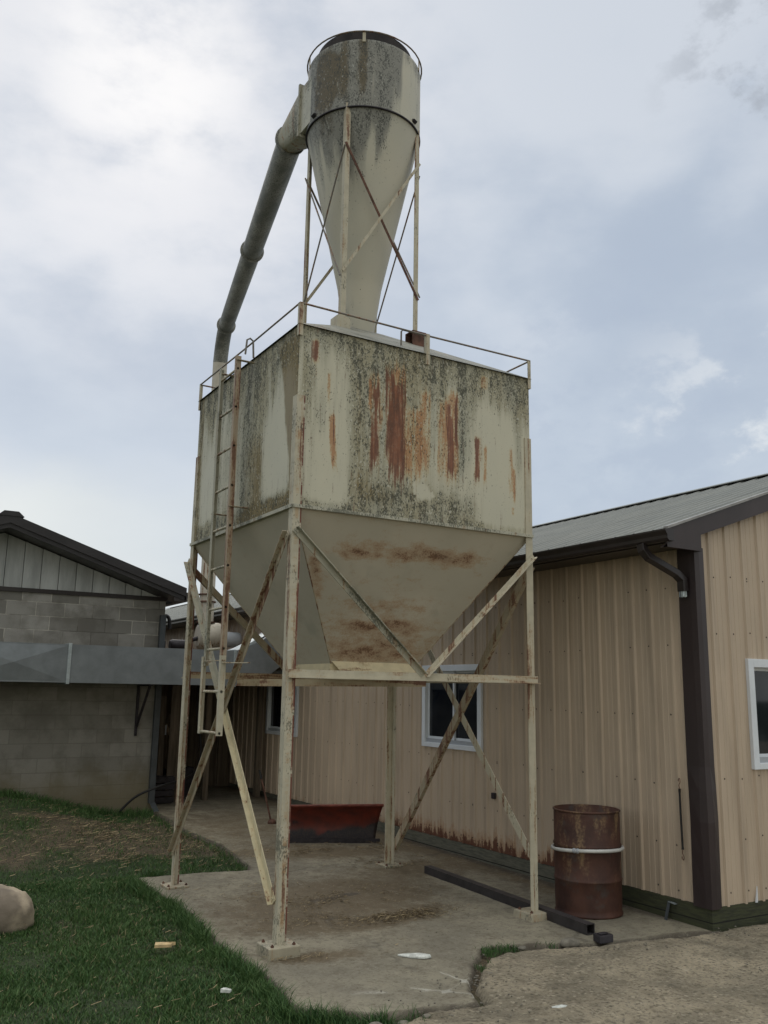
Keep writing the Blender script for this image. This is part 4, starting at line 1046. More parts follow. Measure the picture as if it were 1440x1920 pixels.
# downspout offset: leaves the gutter, kinks to the wall, open crimped end
m = MB()
path = [Vector((3.07, -.74, 3.205)), Vector((3.07, -.75, 3.15)), Vector((3.11, -.775, 3.09)), Vector((3.36, -.855, 2.955)), Vector((3.415, -.872, 2.90)), Vector((3.42, -.872, 2.80))]
hw, hd = .04, .03
vs = []
for i, p in enumerate(path):
    dd = (path[min(i+1, 5)]-path[max(i-1, 0)]).normalized(); sx = Vector((0, 1, 0)); n2 = dd.cross(sx).normalized(); sx = n2.cross(dd)
    vs += [p+sx*hw+n2*hd, p-sx*hw+n2*hd, p-sx*hw-n2*hd, p+sx*hw-n2*hd]
m.add(vs, [(i*4+k, i*4+(k+1) % 4, i*4+4+(k+1) % 4, i*4+4+k) for i in range(5) for k in range(4)])
ds = m.build('downspout', MT['gutter'], tb, .006)
m = MB(); c = path[-1]
for k in range(10):
    a0, a1 = 2*math.pi*k/10, 2*math.pi*(k+.75)/10
    r0, r1 = (.034, .026) if k % 2 else (.028, .034)
    m.add([(c.x+.028*math.cos(a0), c.y+.036*math.sin(a0), c.z+.01), (c.x+.028*math.cos(a1), c.y+.036*math.sin(a1), c.z+.01), (c.x+r1*math.cos(a1), c.y+r0*1.1*math.sin(a1), c.z-.05), (c.x+r1*math.cos(a0), c.y+r1*1.1*math.sin(a0), c.z-.05)], [(0, 1, 2, 3), (3, 2, 1, 0)])
m.build('crimped_end', MT['galv_light'], ds)
# windows
def window(ax, a0, a1, z0, z1, lab=None):
    """ax 'y': on the long wall (outside is -x); ax 'x': on the gable (outside is -y)"""
    P = (lambda a, o, z: (XW-o, a, z)) if ax == 'y' else (lambda a, o, z: (a, YC-o, z))
    def bx(mb, a, b, o0, o1, za, zb): mb.box(P(a, o0, za), P(b, o1, zb))
    m = MB(); f = .075
    bx(m, a0, a0+f, -.07, .034, z0, z1); bx(m, a1-f, a1, -.07, .034, z0, z1); bx(m, a0+f, a1-f, -.07, .034, z1-f, z1); bx(m, a0+f, a1-f, -.07, .034, z0, z0+.055)
    fr_ = m.build('window', MT['white'], tb, .004)
    m = MB(); bx(m, a0+f, a1-f, -.06, .008, z0+.055, z0+.10); m.build('sill_track', MT['track'], fr_)
    mid = (a0+a1)/2; s = .028
    for b0, b1, dep in ((a0+f, mid+.02, -.045), (mid-.02, a1-f, -.015)):
        m = MB(); zz0, zz1 = z0+.10, z1-f
        bx(m, b0, b0+s, dep-.02, dep, zz0, zz1); bx(m, b1-s, b1, dep-.02, dep, zz0, zz1); bx(m, b0+s, b1-s, dep-.02, dep, zz0, zz0+s); bx(m, b0+s, b1-s, dep-.02, dep, zz1-s, zz1)
        m.build('sash', MT['white'], fr_)
        m = MB(); bx(m, b0+s, b1-s, dep-.013, dep-.008, zz0+s, zz1-s); m.build('pane', MT['glass'], fr_)
for w in WIN: window('y', *w)
window('x', *GWIN)
m = MB(); m.box((XW-.035, 1.92, .735), (XW-.001, 1.975, .80)); m.build('outlet_plate', MT['iron'], tb, .006)

# ------------------------------------------------------------------ block building at left
bb = thing('block_building', (-1.12, 7.4, 0), 'grey concrete block building with dark gable roof left of the bin', 'building')
YB = 7.4; X1 = 1.30; X0 = -3.55
m = MB(); m.box((X0, YB, -.2), (X1, 22, 3.23)); m.build('block_wall', MT['block'], bb)
zr2 = lambda x: 4.05-.333*abs(x+1.125)
m = MB()
xs = [X0]; a = X0
while a < X1-.02:
    nx = min(a+.248, X1)
    zz0, zz1 = zr2(a)-.02, zr2(nx)-.02
    m.prism([(a, YB-.012, 3.255), (nx-.008, YB-.012, 3.255), (nx-.008, YB-.012, max(3.26, zz1)), (a, YB-.012, max(3.26, zz0))] if not (a < -1.125 < nx) else [(a, YB-.012, 3.255), (nx-.008, YB-.012, 3.255), (nx-.008, YB-.012, zz1), (-1.125, YB-.012, zr2(-1.125)-.02), (a, YB-.012, zz0)], (0, .03, 0))
    m.prism([(nx-.034, YB-.020, 3.255), (nx-.022, YB-.020, 3.255), (nx-.022, YB-.020, max(3.26, zz1)), (nx-.034, YB-.020, max(3.26, zz1))], (0, .007, 0))
    a = nx
m.build('gable_siding', MT['greyboard'], bb)
m = MB(); m.box((X0, YB-.035, 3.20), (X1+.01, YB+.02, 3.258)); m.build('ledge_strip', MT['gutter'], bb)
m = MB()
YF = 6.92; RT = 4.20; XEV = 1.46
zf = lambda x: RT-.333*abs(x+1.125)
for s in (1, -1):
    xe = -1.125+s*(XEV+1.125); 
    m.prism([(-1.125, YF, RT), (xe, YF, zf(xe)), (xe, YF, zf(xe)+.03), (-1.125, YF, RT+.03)], (0, 15.5, 0))
rf2 = m.build('roof', MT['shingle'], bb)
m = MB()
for s in (1, -1):
    xe = -1.125+s*(XEV+1.125)
    m.prism([(-1.125, YF-.02, RT-.095), (xe, YF-.02, zf(xe)-.095), (xe, YF-.02, zf(xe)+.034), (-1.125, YF-.02, RT+.034)], (0, .03, 0))
    m.prism([(-1.125, YF+.0, RT-.16), (xe, YF+.0, zf(xe)-.16), (xe, YF+.0, zf(xe)-.09), (-1.125, YF+.0, RT-.09)], (0, .03, 0))
m.build('fascia', MT['charcoal'], bb)
m = MB()
for s in (1, -1):
    xe = -1.125+s*(XEV+1.125)
    m.prism([(-1.125, YF+.02, RT-.16), (xe, YF+.02, zf(xe)-.16), (xe, YF+.02, zf(xe)-.145), (-1.125, YF+.02, RT-.145)], (0, .5, 0))
m.build('soffit', MT['gutter'], bb)
m = MB(); m.box((1.28, YF+.01, zf(XEV)-.17), (XEV, YF+.03, zf(XEV)+.0)); m.box((XEV-.02, YF, zf(XEV)-.15), (XEV+.10, 22, zf(XEV)-.03)); m.build('eave_box', MT['gutter'], bb)
m = MB(); m.prism([(-1.30, YF-.03, RT+.0), (-1.22, YF-.03, RT+.07), (-1.03, YF-.03, RT+.07), (-.95, YF-.03, RT+.0)], (0, 15, 0)); m.build('ridge_cap', MT['charcoal'], rf2)
m = MB()
m.box((1.215, YB-.085, .20), (1.30, YB-.003, 2.98))
m.sweep((1.258, YB-.044, .24), (1.30, YB-.27, .06), (1, 0, 0), (0, .75, .6), [(-.042, -.04), (.042, -.04), (.042, .04), (-.042, .04)])
m.build('downspout', MT['galv_dark'], bb, .006)

# ------------------------------------------------------------------ sheet-metal duct along the block wall
du = thing('air_duct', (0, 7.0, 1.93), 'big rectangular galvanised duct running along the block wall into the tan building', 'air duct')
D0, D1, Y0, Y1 = 1.928, 2.452, 6.70, 7.26
def duct_sec(x0, x1, cross):
    m = MB(); m.box((x0, Y0, D0), (x1, Y1, D1))
    if cross:
        cx, cz = (x0+x1)/2, (D0+D1)/2; e = .02
        P = [(x0+e, Y0-.001, D0+e), (x1-e, Y0-.001, D0+e), (x1-e, Y0-.001, D1-e), (x0+e, Y0-.001, D1-e), (cx, Y0-.03, cz)]
        m.add(P, [(0, 1, 4), (1, 2, 4), (2, 3, 4), (3, 0, 4)])
    return m.build('duct_section', MT['galv'], du)
duct_sec(-3.9, -1.68, True); duct_sec(-1.66, -.235, True); duct_sec(-.21, 2.20, False)
m = MB()
prof2 = [(2.225, D0), (2.56, D0), (3.30, D0+.56), (3.30, D0+1.16), (2.62, D1+.16), (2.225, D1)]
m.prism([(x, Y0, z) for x, z in prof2], (0, Y1-Y0, 0)); m.build('duct_elbow', MT['galv'], du)
for x in (-1.67, -.222, 2.212):
    m = MB(); m.box((x-.022, Y0-.022, D0-.02), (x+.022, Y1+.01, D1+.015)); m.build('duct_flange', MT['galv_light'], du, .004)
m = MB(); m.box((.945, YB-.035, 1.17), (.98, YB-.002, 1.92)); m.bar((.965, YB-.03, 1.30), (.965, Y0+.1, 1.915), .03, .03, (1, 0, 0)); m.box((.945, Y0+.05, 1.90), (.985, YB-.03, 1.925)); m.build('wall_bracket', MT['iron'], du)
m = MB(); m.add([(2.30, Y0+.1, D1+.03), (2.95, Y0+.1, D1+.37), (2.95, Y1-.1, D1+.37), (2.30, Y1-.1, D1+.03)], [(0, 1, 2, 3)]); m.prism([(2.28, Y0+.02, D1+.01), (2.62, Y0+.02, D1+.17), (2.62, Y0+.02, D1+.235), ], (0, .03, 0)); m.build('elbow_seam', MT['galv_light'], du)

# ------------------------------------------------------------------ blower and clutter in the alley
bl = thing('blower', (2.65, 9.3, 2.45), 'cream blower with rusty motor on a raised stand behind the duct', 'blower')
def cyl_x(x0, x1, y, z, r, n=20, dome=.25):
    m = MB(); L = x1-x0
    m.tube([(x0, y, z), (x0+L*.06, y, z), (x0+L*.15, y, z), (x1-L*.2, y, z), (x1-L*.07, y, z), (x1, y, z)], [r*.72, r*.93, r, r, r*.9, r*.6], n); return m
cyl_x(2.50, 2.98, 9.3, 2.80, .25).build('fan_housing', MT['pipe_clean'], bl)
cyl_x(3.00, 3.32, 9.3, 2.76, .14).build('silencer', MT['white'], bl)
cyl_x(2.0, 2.40, 9.3, 2.62, .10).build('motor', MT['iron'], bl)
m = MB(); m.tube([(2.38, 9.3, 2.72), (2.52, 9.3, 2.76)], .04, 10); m.build('drive_shaft', MT['iron'], bl)
m = MB(); m.box((1.36, 7.5, 2.36), (3.40, 10.9, 2.44)); st_ = m.build('stand_shade_deck', MT['wood_grey'], bl)  # blower stand deck, enlarged across the alley to darken it
for x in (1.85, 2.38, 3.30):
    for y in (8.2, 10.7):
        m = MB(); m.box((x-.045, y-.045, .10), (x+.045, y+.045, 2.42)); m.build('stand_post', MT['wood_grey'], bl)
for x, y in ((2.20, 8.75),):
    t = thing('support_post', (x, y, .1), 'slim pale post on a dark block under the duct', 'post')
    m = MB(); m.tube([(x, y, .55), (x, y, 1.95)], .04, 10); m.build('post_shaft', MT['leg'], t)
    m = MB(); m.box((x-.14, y-.12, .03), (x+.14, y+.12, .58)); m.build('post_block', MT['iron'], t, .01)
# old boards closing the alley
t = thing('board_fence', (1.7, 9.8, .1), 'dark weathered upright boards closing the alley beyond the blower', 'fence')
x = 1.32
while x < 3.44:
    w = random.uniform(.12, .2); m = MB(); zt = random.uniform(2.1, 2.3)
    m.box((x, 9.85+random.uniform(0, .03), .02), (min(3.46, x+w-.008), 9.88+random.uniform(0, .02)+.01, zt)); m.build('board', MT['wood_grey'], t); x += w
m = MB(); m.box((1.32, 9.90, .7), (3.45, 9.94, .8)); m.box((1.32, 9.90, 1.8), (3.45, 9.94, 1.9)); m.build('fence_rail', MT['wood_grey'], t)
pl_lab = ['broad dark plank leaning by the block wall corner', 'narrow dark plank leaning next to the broad one by the block wall corner', 'pale split plank leaning nearest the bin in the alley mouth']
for i, (x, w, h, ln) in enumerate(((1.42, .16, 1.9, .10), (1.60, .09, 1.75, .16), (1.72, .10, 1.92, .06))):
    m = MB(); y = 8.2-.1*i
    m.sweep((x, y, .11), (x+.03, y+ln, h), (1, 0, 0), (0, 1, 0), [(-w/2, -.012), (w/2, -.012), (w/2, .012), (-w/2, .012)])
    tag(m.build('plank', MT['wood_grey']), pl_lab[i], 'plank', 'planks in the alley')
for i, (x, y, s, lab) in enumerate(((1.62, 8.1, .17, 'dark crate at the foot of the alley planks'), (1.95, 8.5, .16, 'dark crate behind the first, by the alley posts'))):
    m = MB(); h = .40+.06*i
    for k in range(4): m.box((x-s, y-s, .12+k*h/4), (x+s, y-s+.015, .12+(k+.85)*h/4)); m.box((x-s, y+s-.015, .12+k*h/4), (x+s, y+s, .12+(k+.85)*h/4)); m.box((x-s, y-s+.016, .12+k*h/4), (x-s+.015, y+s-.016, .12+(k+.85)*h/4)); m.box((x+s-.015, y-s+.016, .12+k*h/4), (x+s, y+s-.016, .12+(k+.85)*h/4))
    for sx in (-1, 1):
        for sy in (-1, 1): m.box((x+sx*(s-.03)-.012, y+sy*(s-.03)-.012, .10), (x+sx*(s-.03)+.012, y+sy*(s-.03)+.012, .12+h))
    m.box((x-s+.02, y-s+.02, .11), (x+s-.02, y+s-.02, .12)); m.box((x-s+.02, y-s+.02, .11+h), (x+s-.02, y+s-.02, .12+h-.005))
    tag(m.build('crate', MT['iron']), lab, 'crate')
# white-painted timber cross frame
t = thing('timber_frame', (2.0, 8.9, .1), 'small crossed timber frame standing in the dark alley', 'timber frame')
for a, b, mt in (((1.55, 8.9, .9), (2.25, 8.9, 1.75), 'wood_grey'), ((1.6, 8.93, 1.75), (2.15, 8.93, .85), 'leg_rusty'), ((1.5, 8.96, 1.0), (1.9, 8.96, .55), 'wood_grey')):
    m = MB(); m.bar(a, b, .06, .025, (0, 1, 0)); m.build('strut', MT[mt], t)
m = MB(); m.box((1.74, 8.86, 1.10), (1.90, 8.885, 1.26)); m.build('white_patch', MT['white'], t)
# black hose
m = MB()
pts = [(.72, 7.22, .06), (.80, 7.20, .16), (.92, 7.15, .29), (1.06, 7.10, .38), (1.33, 7.1, .47), (1.72, 7.4, .51), (2.10, 7.9, .57), (2.24, 8.1, .72), (2.28, 8.2, 1.0), (2.22, 8.3, 1.5), (2.25, 8.4, 1.93)]
def smooth(P, n=6):
    P = [Vector(p) for p in P]; out = []
    for i in range(len(P)-1):
        p0, p1, p2, p3 = P[max(i-1, 0)], P[i], P[i+1], P[min(i+2, len(P)-1)]
        for k in range(n):
            t = k/n; out.append(.5*((2*p1)+(p2-p0)*t+(2*p0-5*p1+4*p2-p3)*t*t+(3*p1-p0-3*p2+p3)*t**3))
    return out+[P[-1]]
m.tube(smooth(pts), .017, 10); tag(m.build('hose', MT['black']), 'black hose looping out of the alley to the block wall', 'hose')
# little stack-exhaust elbow beside the block wall corner
m = MB(); m.tube(smooth([(1.62, 8.6, 2.45), (1.62, 8.6, 2.95), (1.64, 8.6, 3.05), (1.70, 8.6, 3.07), (1.75, 8.6, 3.0), (1.76, 8.6, 2.85)]), .03, 10); m.lathe((1.62, 8.6, 2.46), [(.09, 0), (.09, .18), (.04, .22)], 12, True)
tag(m.build('vent_pipe', MT['black']), 'black hooked vent pipe above the duct beside the block wall corner', 'vent pipe')

# ------------------------------------------------------------------ things standing about
dc = (2.985, -.035); rd = .29
dr = thing('oil_drum', (*dc, .012), 'rusty brown open steel drum against the tan wall', 'drum')
m = MB(); z0 = .012
prof = [(rd-.006, 0), (rd+.004, .004), (rd+.004, .018), (rd-.004, .024), (rd-.002, .06), (rd, .15), (rd, .275), (rd+.007, .285), (rd+.009, .292), (rd+.007, .299), (rd, .309), (rd, .56), (rd+.007, .57), (rd+.009, .577), (rd+.007, .584), (rd, .594), (rd, .84), (rd-.003, .865)]
m.lathe((*dc, z0), prof+[(rd-.010, .865), (rd-.010, .10), (.01, .10)], 64)
# a couple of dents
vv_ = []
for (x, y, z) in m.v:
    a = math.atan2(y-dc[1], x-dc[0]); k = 0
    for da, dz, amp, sw, sh in ((-1.9, .66, .014, .35, .09), (-2.7, .45, .010, .3, .1), (-1.5, .2, .008, .4, .1)):
        k += amp*math.exp(-(((a-da+math.pi) % (2*math.pi)-math.pi)/sw)**2-((z-z0-dz)/sh)**2)
    r = math.hypot(x-dc[0], y-dc[1]); q = 1-k/max(r, .1); vv_.append((dc[0]+(x-dc[0])*q, dc[1]+(y-dc[1])*q, z))
m.v = vv_
m.build('drum_body', MT['drum'], dr)
m = MB(); m.tube([(dc[0]+rd*math.cos(2*math.pi*k/56), dc[1]+rd*math.sin(2*math.pi*k/56), z0+.865) for k in range(57)], .0095, 8, False); m.build('rim', MT['drum'], dr)
# white hose strapped round the drum
hb = thing('hose_loop', (*dc, .55), 'white plastic hose loop clamped round the rusty drum', 'hose loop')
m = MB(); rh = rd+.016
m.tube([(dc[0]+rh*math.cos(2*math.pi*k/56), dc[1]+rh*math.sin(2*math.pi*k/56), .558+.010*math.sin(2*math.pi*k/56+2.5)+.006*math.sin(4*math.pi*k/56)) for k in range(57)], .0155, 8, False); m.build('hose_ring', mat_simple('off_white_hose', (.50, .50, .48), .5, 0, .12, 10), hb)
for a, ln in ((VIEW-.62, .0), (VIEW-.52, .0)):
    m = MB(); m.lathe((0, 0, 0), [(.019, -.012), (.021, -.006), (.021, .006), (.019, .012)], 12, True)
    mt_ = Matrix.Translation((dc[0]+rh*math.cos(a), dc[1]+rh*math.sin(a), .562)) @ Matrix.Rotation(a, 4, 'Z') @ Matrix.Rotation(R(90), 4, 'X')
    m.v = [tuple(mt_ @ Vector(p)) for p in m.v]; m.build('hose_clamp', MT['track'], hb)
# dark steel tube lying on the pad
m = MB(); p0, p1 = Vector((2.60, 1.95, .022)), Vector((2.47, -.60, .008)); d = (p1-p0).normalized(); u = d.cross(Vector((0, 0, 1)))
for sec in ([(-.042, 0), (.042, 0), (.042, .006), (-.042, .006)], [(-.042, .074), (.042, .074), (.042, .08), (-.042, .08)], [(-.042, .006), (-.036, .006), (-.036, .074), (-.042, .074)], [(.036, .006), (.042, .006), (.042, .074), (.036, .074)]):
    m.sweep(p0, p1, u, Vector((0, 0, 1)), sec)
tag(m.build('steel_tube', mat_simple('dark_painted_tube', (.032, .028, .029), .55, 0, .3, 8)), 'dark square steel tube lying on the pad in front of the drum', 'steel tube')
# plow blade
pbx = thing('plow_blade', (2.53, 3.95, .05), 'curved red plow blade with worn dark lower half standing behind the bin', 'plow blade')
L0, L1 = Vector((1.93, 4.20, .045)), Vector((3.06, 3.74, .035)); d = (L1-L0).normalized(); nrm = Vector((d.y, -d.x, 0))     # nrm faces the road
m = MB(); prof = []
for k in range(15):
    t = k/14; z = .45*t; prof.append((.11*(4*(t-.42)**2) - .05 + (.03 if t > .95 else 0), z))
K = 24; vs = []
for i in range(K+1):
    for a, z in prof: vs.append(L0.lerp(L1, i/K)+d*((i/K-.5)*2*.09*(z/.45-.6))+nrm*a*(1+.04*math.sin(i))+Vector((0, 0, z+.006*math.sin(i*.9)+.02*(i/K-.5)*z/.45)))
nv = len(prof); m.add(vs, [(i*nv+k, (i+1)*nv+k, (i+1)*nv+k+1, i*nv+k+1) for i in range(K) for k in range(nv-1)], True)
bo = m.build('moldboard', MT['plow'], pbx); sm_ = bo.modifiers.new('thick', 'SOLIDIFY'); sm_.thickness = .014
m = MB(); m.tube([L0-d*.036+nrm*.11+Vector((0, 0, .443)), L1+d*.036+nrm*.11+Vector((0, 0, .463))], .018, 10); m.build('top_lip', mat_simple('red_lip_paint', (.15, .035, .022), .5, 0, .3, 12), pbx)
for t in (.12, .5, .88):
    p = L0.lerp(L1, t)-nrm*.03; m = MB(); m.prism([p-d*.012+Vector((0, 0, .02))-nrm*.05, p-d*.012+Vector((0, 0, .38))-nrm*.03, p-d*.012+Vector((0, 0, .2))-nrm*.16], d*.024); m.build('back_rib', MT['plow'], pbx)
m = MB(); m.bar(L0+nrm*.075+Vector((0, 0, .03)), L1+nrm*.075+Vector((0, 0, .03)), .07, .014, nrm); m.build('cutting_edge', MT['iron'], pbx)
# boulder
def boulder(name, c, rx, ry, rz, mat, seed, n=28):
    th = np.linspace(0, math.pi, n); ph = np.linspace(0, 2*math.pi, 2*n+1)[:-1]
    TH, PH = np.meshgrid(th, ph, indexing='ij')
    x, y, z = np.sin(TH)*np.cos(PH), np.sin(TH)*np.sin(PH), np.cos(TH)
    r = 1+(fbm(x*1.6+z+5, y*1.6-z*.7+5, seed)-.5)*.32+(fbm(x*5+9, y*5+z*4+9, seed+3)-.5)*.12
    sgn = lambda v, p: np.sign(v)*np.abs(v)**p
    V = np.stack([c[0]+rx*r*sgn(x, 1.), c[1]+ry*r*sgn(y, 1.), c[2]+rz*r*sgn(z, .9)], -1).reshape(-1, 3)
    m_ = len(ph); F = [[i*m_+k, (i+1)*m_+k, (i+1)*m_+(k+1) % m_, i*m_+(k+1) % m_] for i in range(n-1) for k in range(m_)]
    o = mesh_np(name, V-np.array(c), F, mat); o.location = c
    return o
tag(boulder('boulder', (-1.62, 1.74, .10), .27, .26, .20, MT['rock'], 5), 'big pale rounded boulder half out of frame in the grass', 'boulder')
for i, (x, y, r, lab) in enumerate(((2.14, -.72, .085, 'flat grey chunk of broken concrete at the pad edge near the drum'), (1.72, -.66, .035, 'small pale stone lying among the weeds at the pad edge'), (1.12, -1.05, .03, 'small pale stone in the joint between pad and apron'),
                                     (-.05, -1.50, .05, 'pale stone at the front edge of the pad beside the grass'), (.12, -1.53, .035, 'second pale stone from the grass at the front edge of the pad'), (.30, -1.50, .03, 'third pale stone from the grass, at the edge of the apron'))):
    b = boulder('stone', (x, y, float(gz(x, y))+.02), r, r*.75, r*.42, MT['stone'], 30+i, 12)
    tag(b, lab, 'stone', 'stones along the pad edge')
m = MB(); x, y = 2.40, -.80
m.prism([(x-.07, y-.05, .01), (x+.06, y-.06, .01), (x+.075, y+.03, .01), (x-.05, y+.05, .01)], (.01, .01, .055)); m.box((x-.045, y-.03, .068), (x+.035, y+.012, .078))
tag(m.build('scrap_block', MT['iron'], None, .012), 'small dark battered block lying by the end of the steel tube', 'scrap block')
# bits of litter
def scrap(name, pts, z, mat, th=.004):
    m = MB(); n = len(pts); c = (sum(p[0] for p in pts)/n, sum(p[1] for p in pts)/n)
    top = [(x, y, z+th+.012*random.random()) for x, y in pts]; bot = [(x, y, z) for x, y in pts]
    m.add(top+[(*c, z+th+.014)], [(i, (i+1) % n, n) for i in range(n)]); m.add(bot+top, [(i, (i+1) % n, n+(i+1) % n, n+i) for i in range(n)]); m.add(bot, [tuple(range(n-1, -1, -1))])
    return m.build(name, mat)
def around(x, y, pts, a=-.53):
    return [(x+u*math.cos(a)-v*math.sin(a), y+u*math.sin(a)+v*math.cos(a)) for u, v in pts]
tag(scrap('paper_scrap', around(.89, -.47, [(-.13, .0), (-.07, -.025), (-.03, -.05), (.06, -.06), (.11, -.035), (.105, .02), (.02, .035), (-.06, .02), (-.13, .012)]), .012, MT['paper']), 'torn white scrap of paper lying flat on the pad', 'paper')
tag(scrap('plastic_scrap', around(1.05, -1.83, [(-.05, -.012), (.0, -.02), (.04, -.025), (.06, .015), (.045, .03), (.01, .012), (-.05, .008)]), .03, MT['paper']), 'small white scrap on the rough apron at the bottom edge', 'scrap')
tag(scrap('wood_chip', around(-.67, .51, [(-.06, -.03), (.06, -.028), (.065, .018), (.09, .03), (-.055, .028)], -.3), .035, MT['chip'], .014), 'fresh yellow wood chip lying in the grass', 'wood chip')
tag(scrap('litter_scrap', around(-.62, -.62, [(-.03, -.02), (.03, -.025), (.035, .015), (-.02, .025)]), .03, MT['paper'], .01), 'small crumpled white litter in the grass near the front', 'litter')
# rubber tarp strap hanging on the wall
sp = thing('rubber_strap', (XW-.03, -.70, 1.2), 'black rubber strap with wire hooks hanging on the tan wall beside the brown corner', 'strap')
m = MB(); xs_ = XW-.034
m.tube(smooth([(xs_, -.70, 1.10), (xs_, -.698, 1.06), (xs_, -.699, .9), (xs_, -.703, .72), (xs_, -.705, .60)], 4), [.013]+[.011]*3+[.009]*12+[.013], 8); m.build('strap_band', MT['black'], sp)
for s, z in ((1, 1.10), (-1, .60)):
    m = MB(); yb = -.70 if s == 1 else -.705
    m.tube(smooth([(xs_, yb, z), (xs_, yb+.006, z+s*.03), (xs_-.004, yb-.012, z+s*.055), (xs_, yb-.004, z+s*.085), (xs_+.006, yb+.016, z+s*.075), (xs_+.01, yb+.018, z+s*.06)], 5), .0035, 6); m.build('hook', MT['rust'], sp)
# broken pipe bracket leaning at the wall foot
br = thing('metal_bracket', (3.44, -.55, .0), 'bent galvanised bracket leaning on the mossy skirt board near the corner', 'bracket')
m = MB(); m.bar((3.40, -.53, .0), (3.465, -.52, .15), .03, .006, (-1, 0, .2)); m.build('upright', MT['galv_dark'], br)
m = MB(); m.bar((3.465, -.52, .145), (3.455, -.60, .14), .03, .006, (0, 0, 1)); m.build('arm', MT['galv_light'], br)
# stake
sk = thing('marker_stake', (2.39, 5.52, .06), 'thin rusty stake with a lump at its foot leaning by the tan wall', 'stake')
m = MB(); m.tube([(2.40, 5.52, .06), (2.30, 5.62, .55), (2.27, 5.65, .68)], [.014, .012, .012], 8); m.build('stake_rod', MT['rust'], sk)
m = MB(); m.tube([(2.275, 5.645, .66), (2.25, 5.67, .78)], [.02, .016], 8); m.build('stake_grip', MT['black'], sk)
b = boulder('stake_foot', (2.40, 5.52, .09), .06, .06, .05, MT['rust'], 77, 10); b.location = Vector(b.location)-Vector(sk.location); b.parent = sk

# ------------------------------------------------------------------ light, sky, camera
SUN_EL, SUN_AZ = R(36.2), R(13.6)                               # sun behind cloud, up left, in front of the camera
sunv = Vector((math.sin(SUN_AZ)*math.cos(SUN_EL), math.cos(SUN_AZ)*math.cos(SUN_EL), math.sin(SUN_EL)))
sl = bpy.data.lights.new('sun', 'SUN'); sl.energy = .55; sl.angle = R(22); sl.color = (1, .94, .85)
so = bpy.data.objects.new('sun', sl); so.rotation_euler = (-sunv).to_track_quat('-Z', 'Y').to_euler(); so.location = sunv*40; COL.objects.link(so)

w = bpy.data.worlds.new('World'); scene.world = w; w.use_nodes = True
nt = w.node_tree; bg = nt.nodes['Background']
class WN(M):
    def __init__(s): s.nt = nt; s._pos = None
    @property
    def pos(s):
        if s._pos is None: s._pos = s.n('ShaderNodeTexCoord').outputs['Generated']
        return s._pos
k = WN()
sky = k.n('ShaderNodeTexSky'); sky.sky_type = 'NISHITA'; sky.sun_disc = False; sky.sun_elevation = SUN_EL; sky.sun_rotation = SUN_AZ
x, y, z = k.sep()
zc = k.m('ADD', k.m('MAXIMUM', z, 0.0), .22)
cb = k.n('ShaderNodeCombineXYZ'); k.l(k.m('DIVIDE', x, zc), cb.inputs[0]); k.l(k.m('DIVIDE', y, zc), cb.inputs[1]); k.l(z, cb.inputs[2])
def wnoise(sc, det, ro, off, dist=.3):
    t = k.n('ShaderNodeTexNoise'); t.inputs['Scale'].default_value = sc; t.inputs['Detail'].default_value = det; t.inputs['Roughness'].default_value = ro; t.inputs['Distortion'].default_value = dist
    mp = k.n('ShaderNodeMapping'); mp.inputs['Location'].default_value = off; k.l(cb.outputs[0], mp.inputs['Vector']); k.l(mp.outputs[0], t.inputs['Vector']); return t.outputs['Fac']
def dnoise(sc, det, off, ro=.6, scale=(1, 1, 1.5)):
    t = k.n('ShaderNodeTexNoise'); t.inputs['Scale'].default_value = sc; t.inputs['Detail'].default_value = det; t.inputs['Roughness'].default_value = ro
    mp = k.n('ShaderNodeMapping'); mp.inputs['Location'].default_value = off; mp.inputs['Scale'].default_value = scale; k.l(k.pos, mp.inputs['Vector']); k.l(mp.outputs[0], t.inputs['Vector']); return t.outputs['Fac']
n1 = dnoise(2.1, 4, (3.1, 1.2, .4), .5, (1, 1, 1.9)); n2 = dnoise(5.5, 7, (.4, 7.7, 2.2), .56, (1, 1, 1.9)); n3 = dnoise(14, 6, (2, 2, 0))
def glow(v, a, b):
    """1 near direction v, 0 past the given cosines"""
    dp = k.n('ShaderNodeVectorMath'); dp.operation = 'DOT_PRODUCT'; k.l(k.pos, dp.inputs[0]); dp.inputs[1].default_value = Vector(v).normalized()
    return k.rng(dp.outputs['Value'], math.cos(R(a)), math.cos(R(b)))
BLUE = (4.6, 5.3, 6.3); GREYC = (5.35, 6.05, 6.95); WHITE = (7.0, 7.4, 7.95)
t = k.m('ADD', k.m('MULTIPLY', n1, .7), k.m('MULTIPLY', n2, .30))
c = k.mix(k.rng(t, .38, .58), BLUE, GREYC)
c = k.mix(k.m('MULTIPLY', k.rng(k.m('ADD', t, k.m('MULTIPLY', k.rng(z, .25, .65), .17)), .52, .72), .8), c, WHITE)
g1 = glow(sunv, 22, 3); c = k.mix(k.m('MULTIPLY', k.m('MULTIPLY', g1, k.rng(k.m('ADD', k.m('MULTIPLY', n1, .4), k.m('MULTIPLY', n2, .6)), .36, .56)), .75), c, (7.7, 7.9, 8.3))
g2_ = glow(sunv, 7, 0); c = k.mix(k.m('MULTIPLY', k.m('MULTIPLY', g2_, k.rng(n2, .34, .56)), .7), c, (9.1, 9.2, 9.3))
low = k.m('MULTIPLY', k.rng(k.m('ADD', z, k.m('MULTIPLY', k.m('SUBTRACT', n2, .5), .12)), .17, .25, 1, 0), k.rng(x, .55, -.1)); c = k.mix(k.m('MULTIPLY', low, .85), c, (8.9, 9.0, 8.3))
nd = dnoise(11, 7, (1, 4, 2)); ne = dnoise(9, 7, (4, 1, 7))
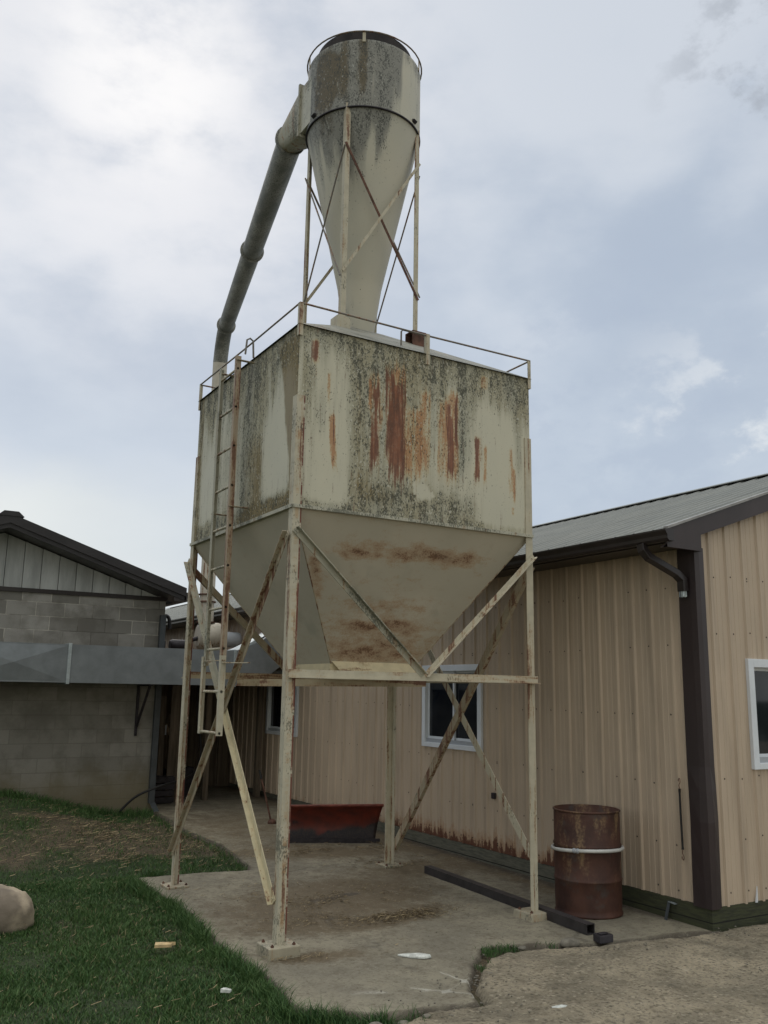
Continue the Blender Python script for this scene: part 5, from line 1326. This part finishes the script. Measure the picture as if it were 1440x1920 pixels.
gd_ = glow((.70, .43, .58), 9, 2)
c = k.mix(k.m('MULTIPLY', k.m('MULTIPLY', gd_, k.rng(nd, .42, .36, 0, 1)), .0), c, (3.6, 3.9, 4.3))
c = k.mix(k.m('MULTIPLY', k.m('MULTIPLY', gd_, k.rng(nd, .50, .63)), .7), c, (3.9, 4.2, 4.6))
c = k.mix(k.m('MULTIPLY', k.m('MULTIPLY', glow((.83, .53, .17), 17, 5), k.rng(ne, .50, .64)), .7), c, (8.8, 9.0, 9.0))
c = k.mix(k.m('MULTIPLY', k.m('MULTIPLY', glow((.66, .66, .30), 12, 2), k.rng(ne, .50, .36)), .5), c, (4.4, 5.1, 6.2))
c = k.mix(.12, c, sky.outputs[0])
# an overcast sky is brightest overhead
c = k.mix(k.m('MAXIMUM', k.rng(z, .66, .88), k.rng(y, .1, -.4)), c, k.mix(1.0, c, (1.0, .935, .82), 'MULTIPLY'))
zen = k.m('MULTIPLY', k.rng(z, .68, .93, 1.0, 2.7), k.rng(y, .05, -.5, 1.0, 1.3))
zv = k.n('ShaderNodeVectorMath'); zv.operation = 'SCALE'; k.l(c, zv.inputs[0]); k.l(zen, zv.inputs['Scale']); c = zv.outputs[0]
k.l(c, bg.inputs['Color']); bg.inputs['Strength'].default_value = .1

cam = bpy.data.cameras.new('camera'); co = bpy.data.objects.new('camera', cam); COL.objects.link(co); scene.camera = co
cam.sensor_fit = 'VERTICAL'; cam.sensor_height = 24; cam.lens = 24*1678.227/1920; cam.clip_end = 2000; cam.clip_start = .05
psi, p_, r_ = R(-30.639), R(11.299), R(.983)
mat = Matrix.Rotation(psi, 4, 'Z') @ Matrix.Rotation(math.pi/2+p_, 4, 'X') @ Matrix.Rotation(r_, 4, 'Z')
co.matrix_world = Matrix.Translation((-2.91, -6.327, 1.89)) @ mat
scene.view_settings.view_transform = 'Standard'; scene.view_settings.look = 'None'; scene.view_settings.exposure = 0; scene.view_settings.gamma = 1
scene.render.resolution_x, scene.render.resolution_y = 768, 1024
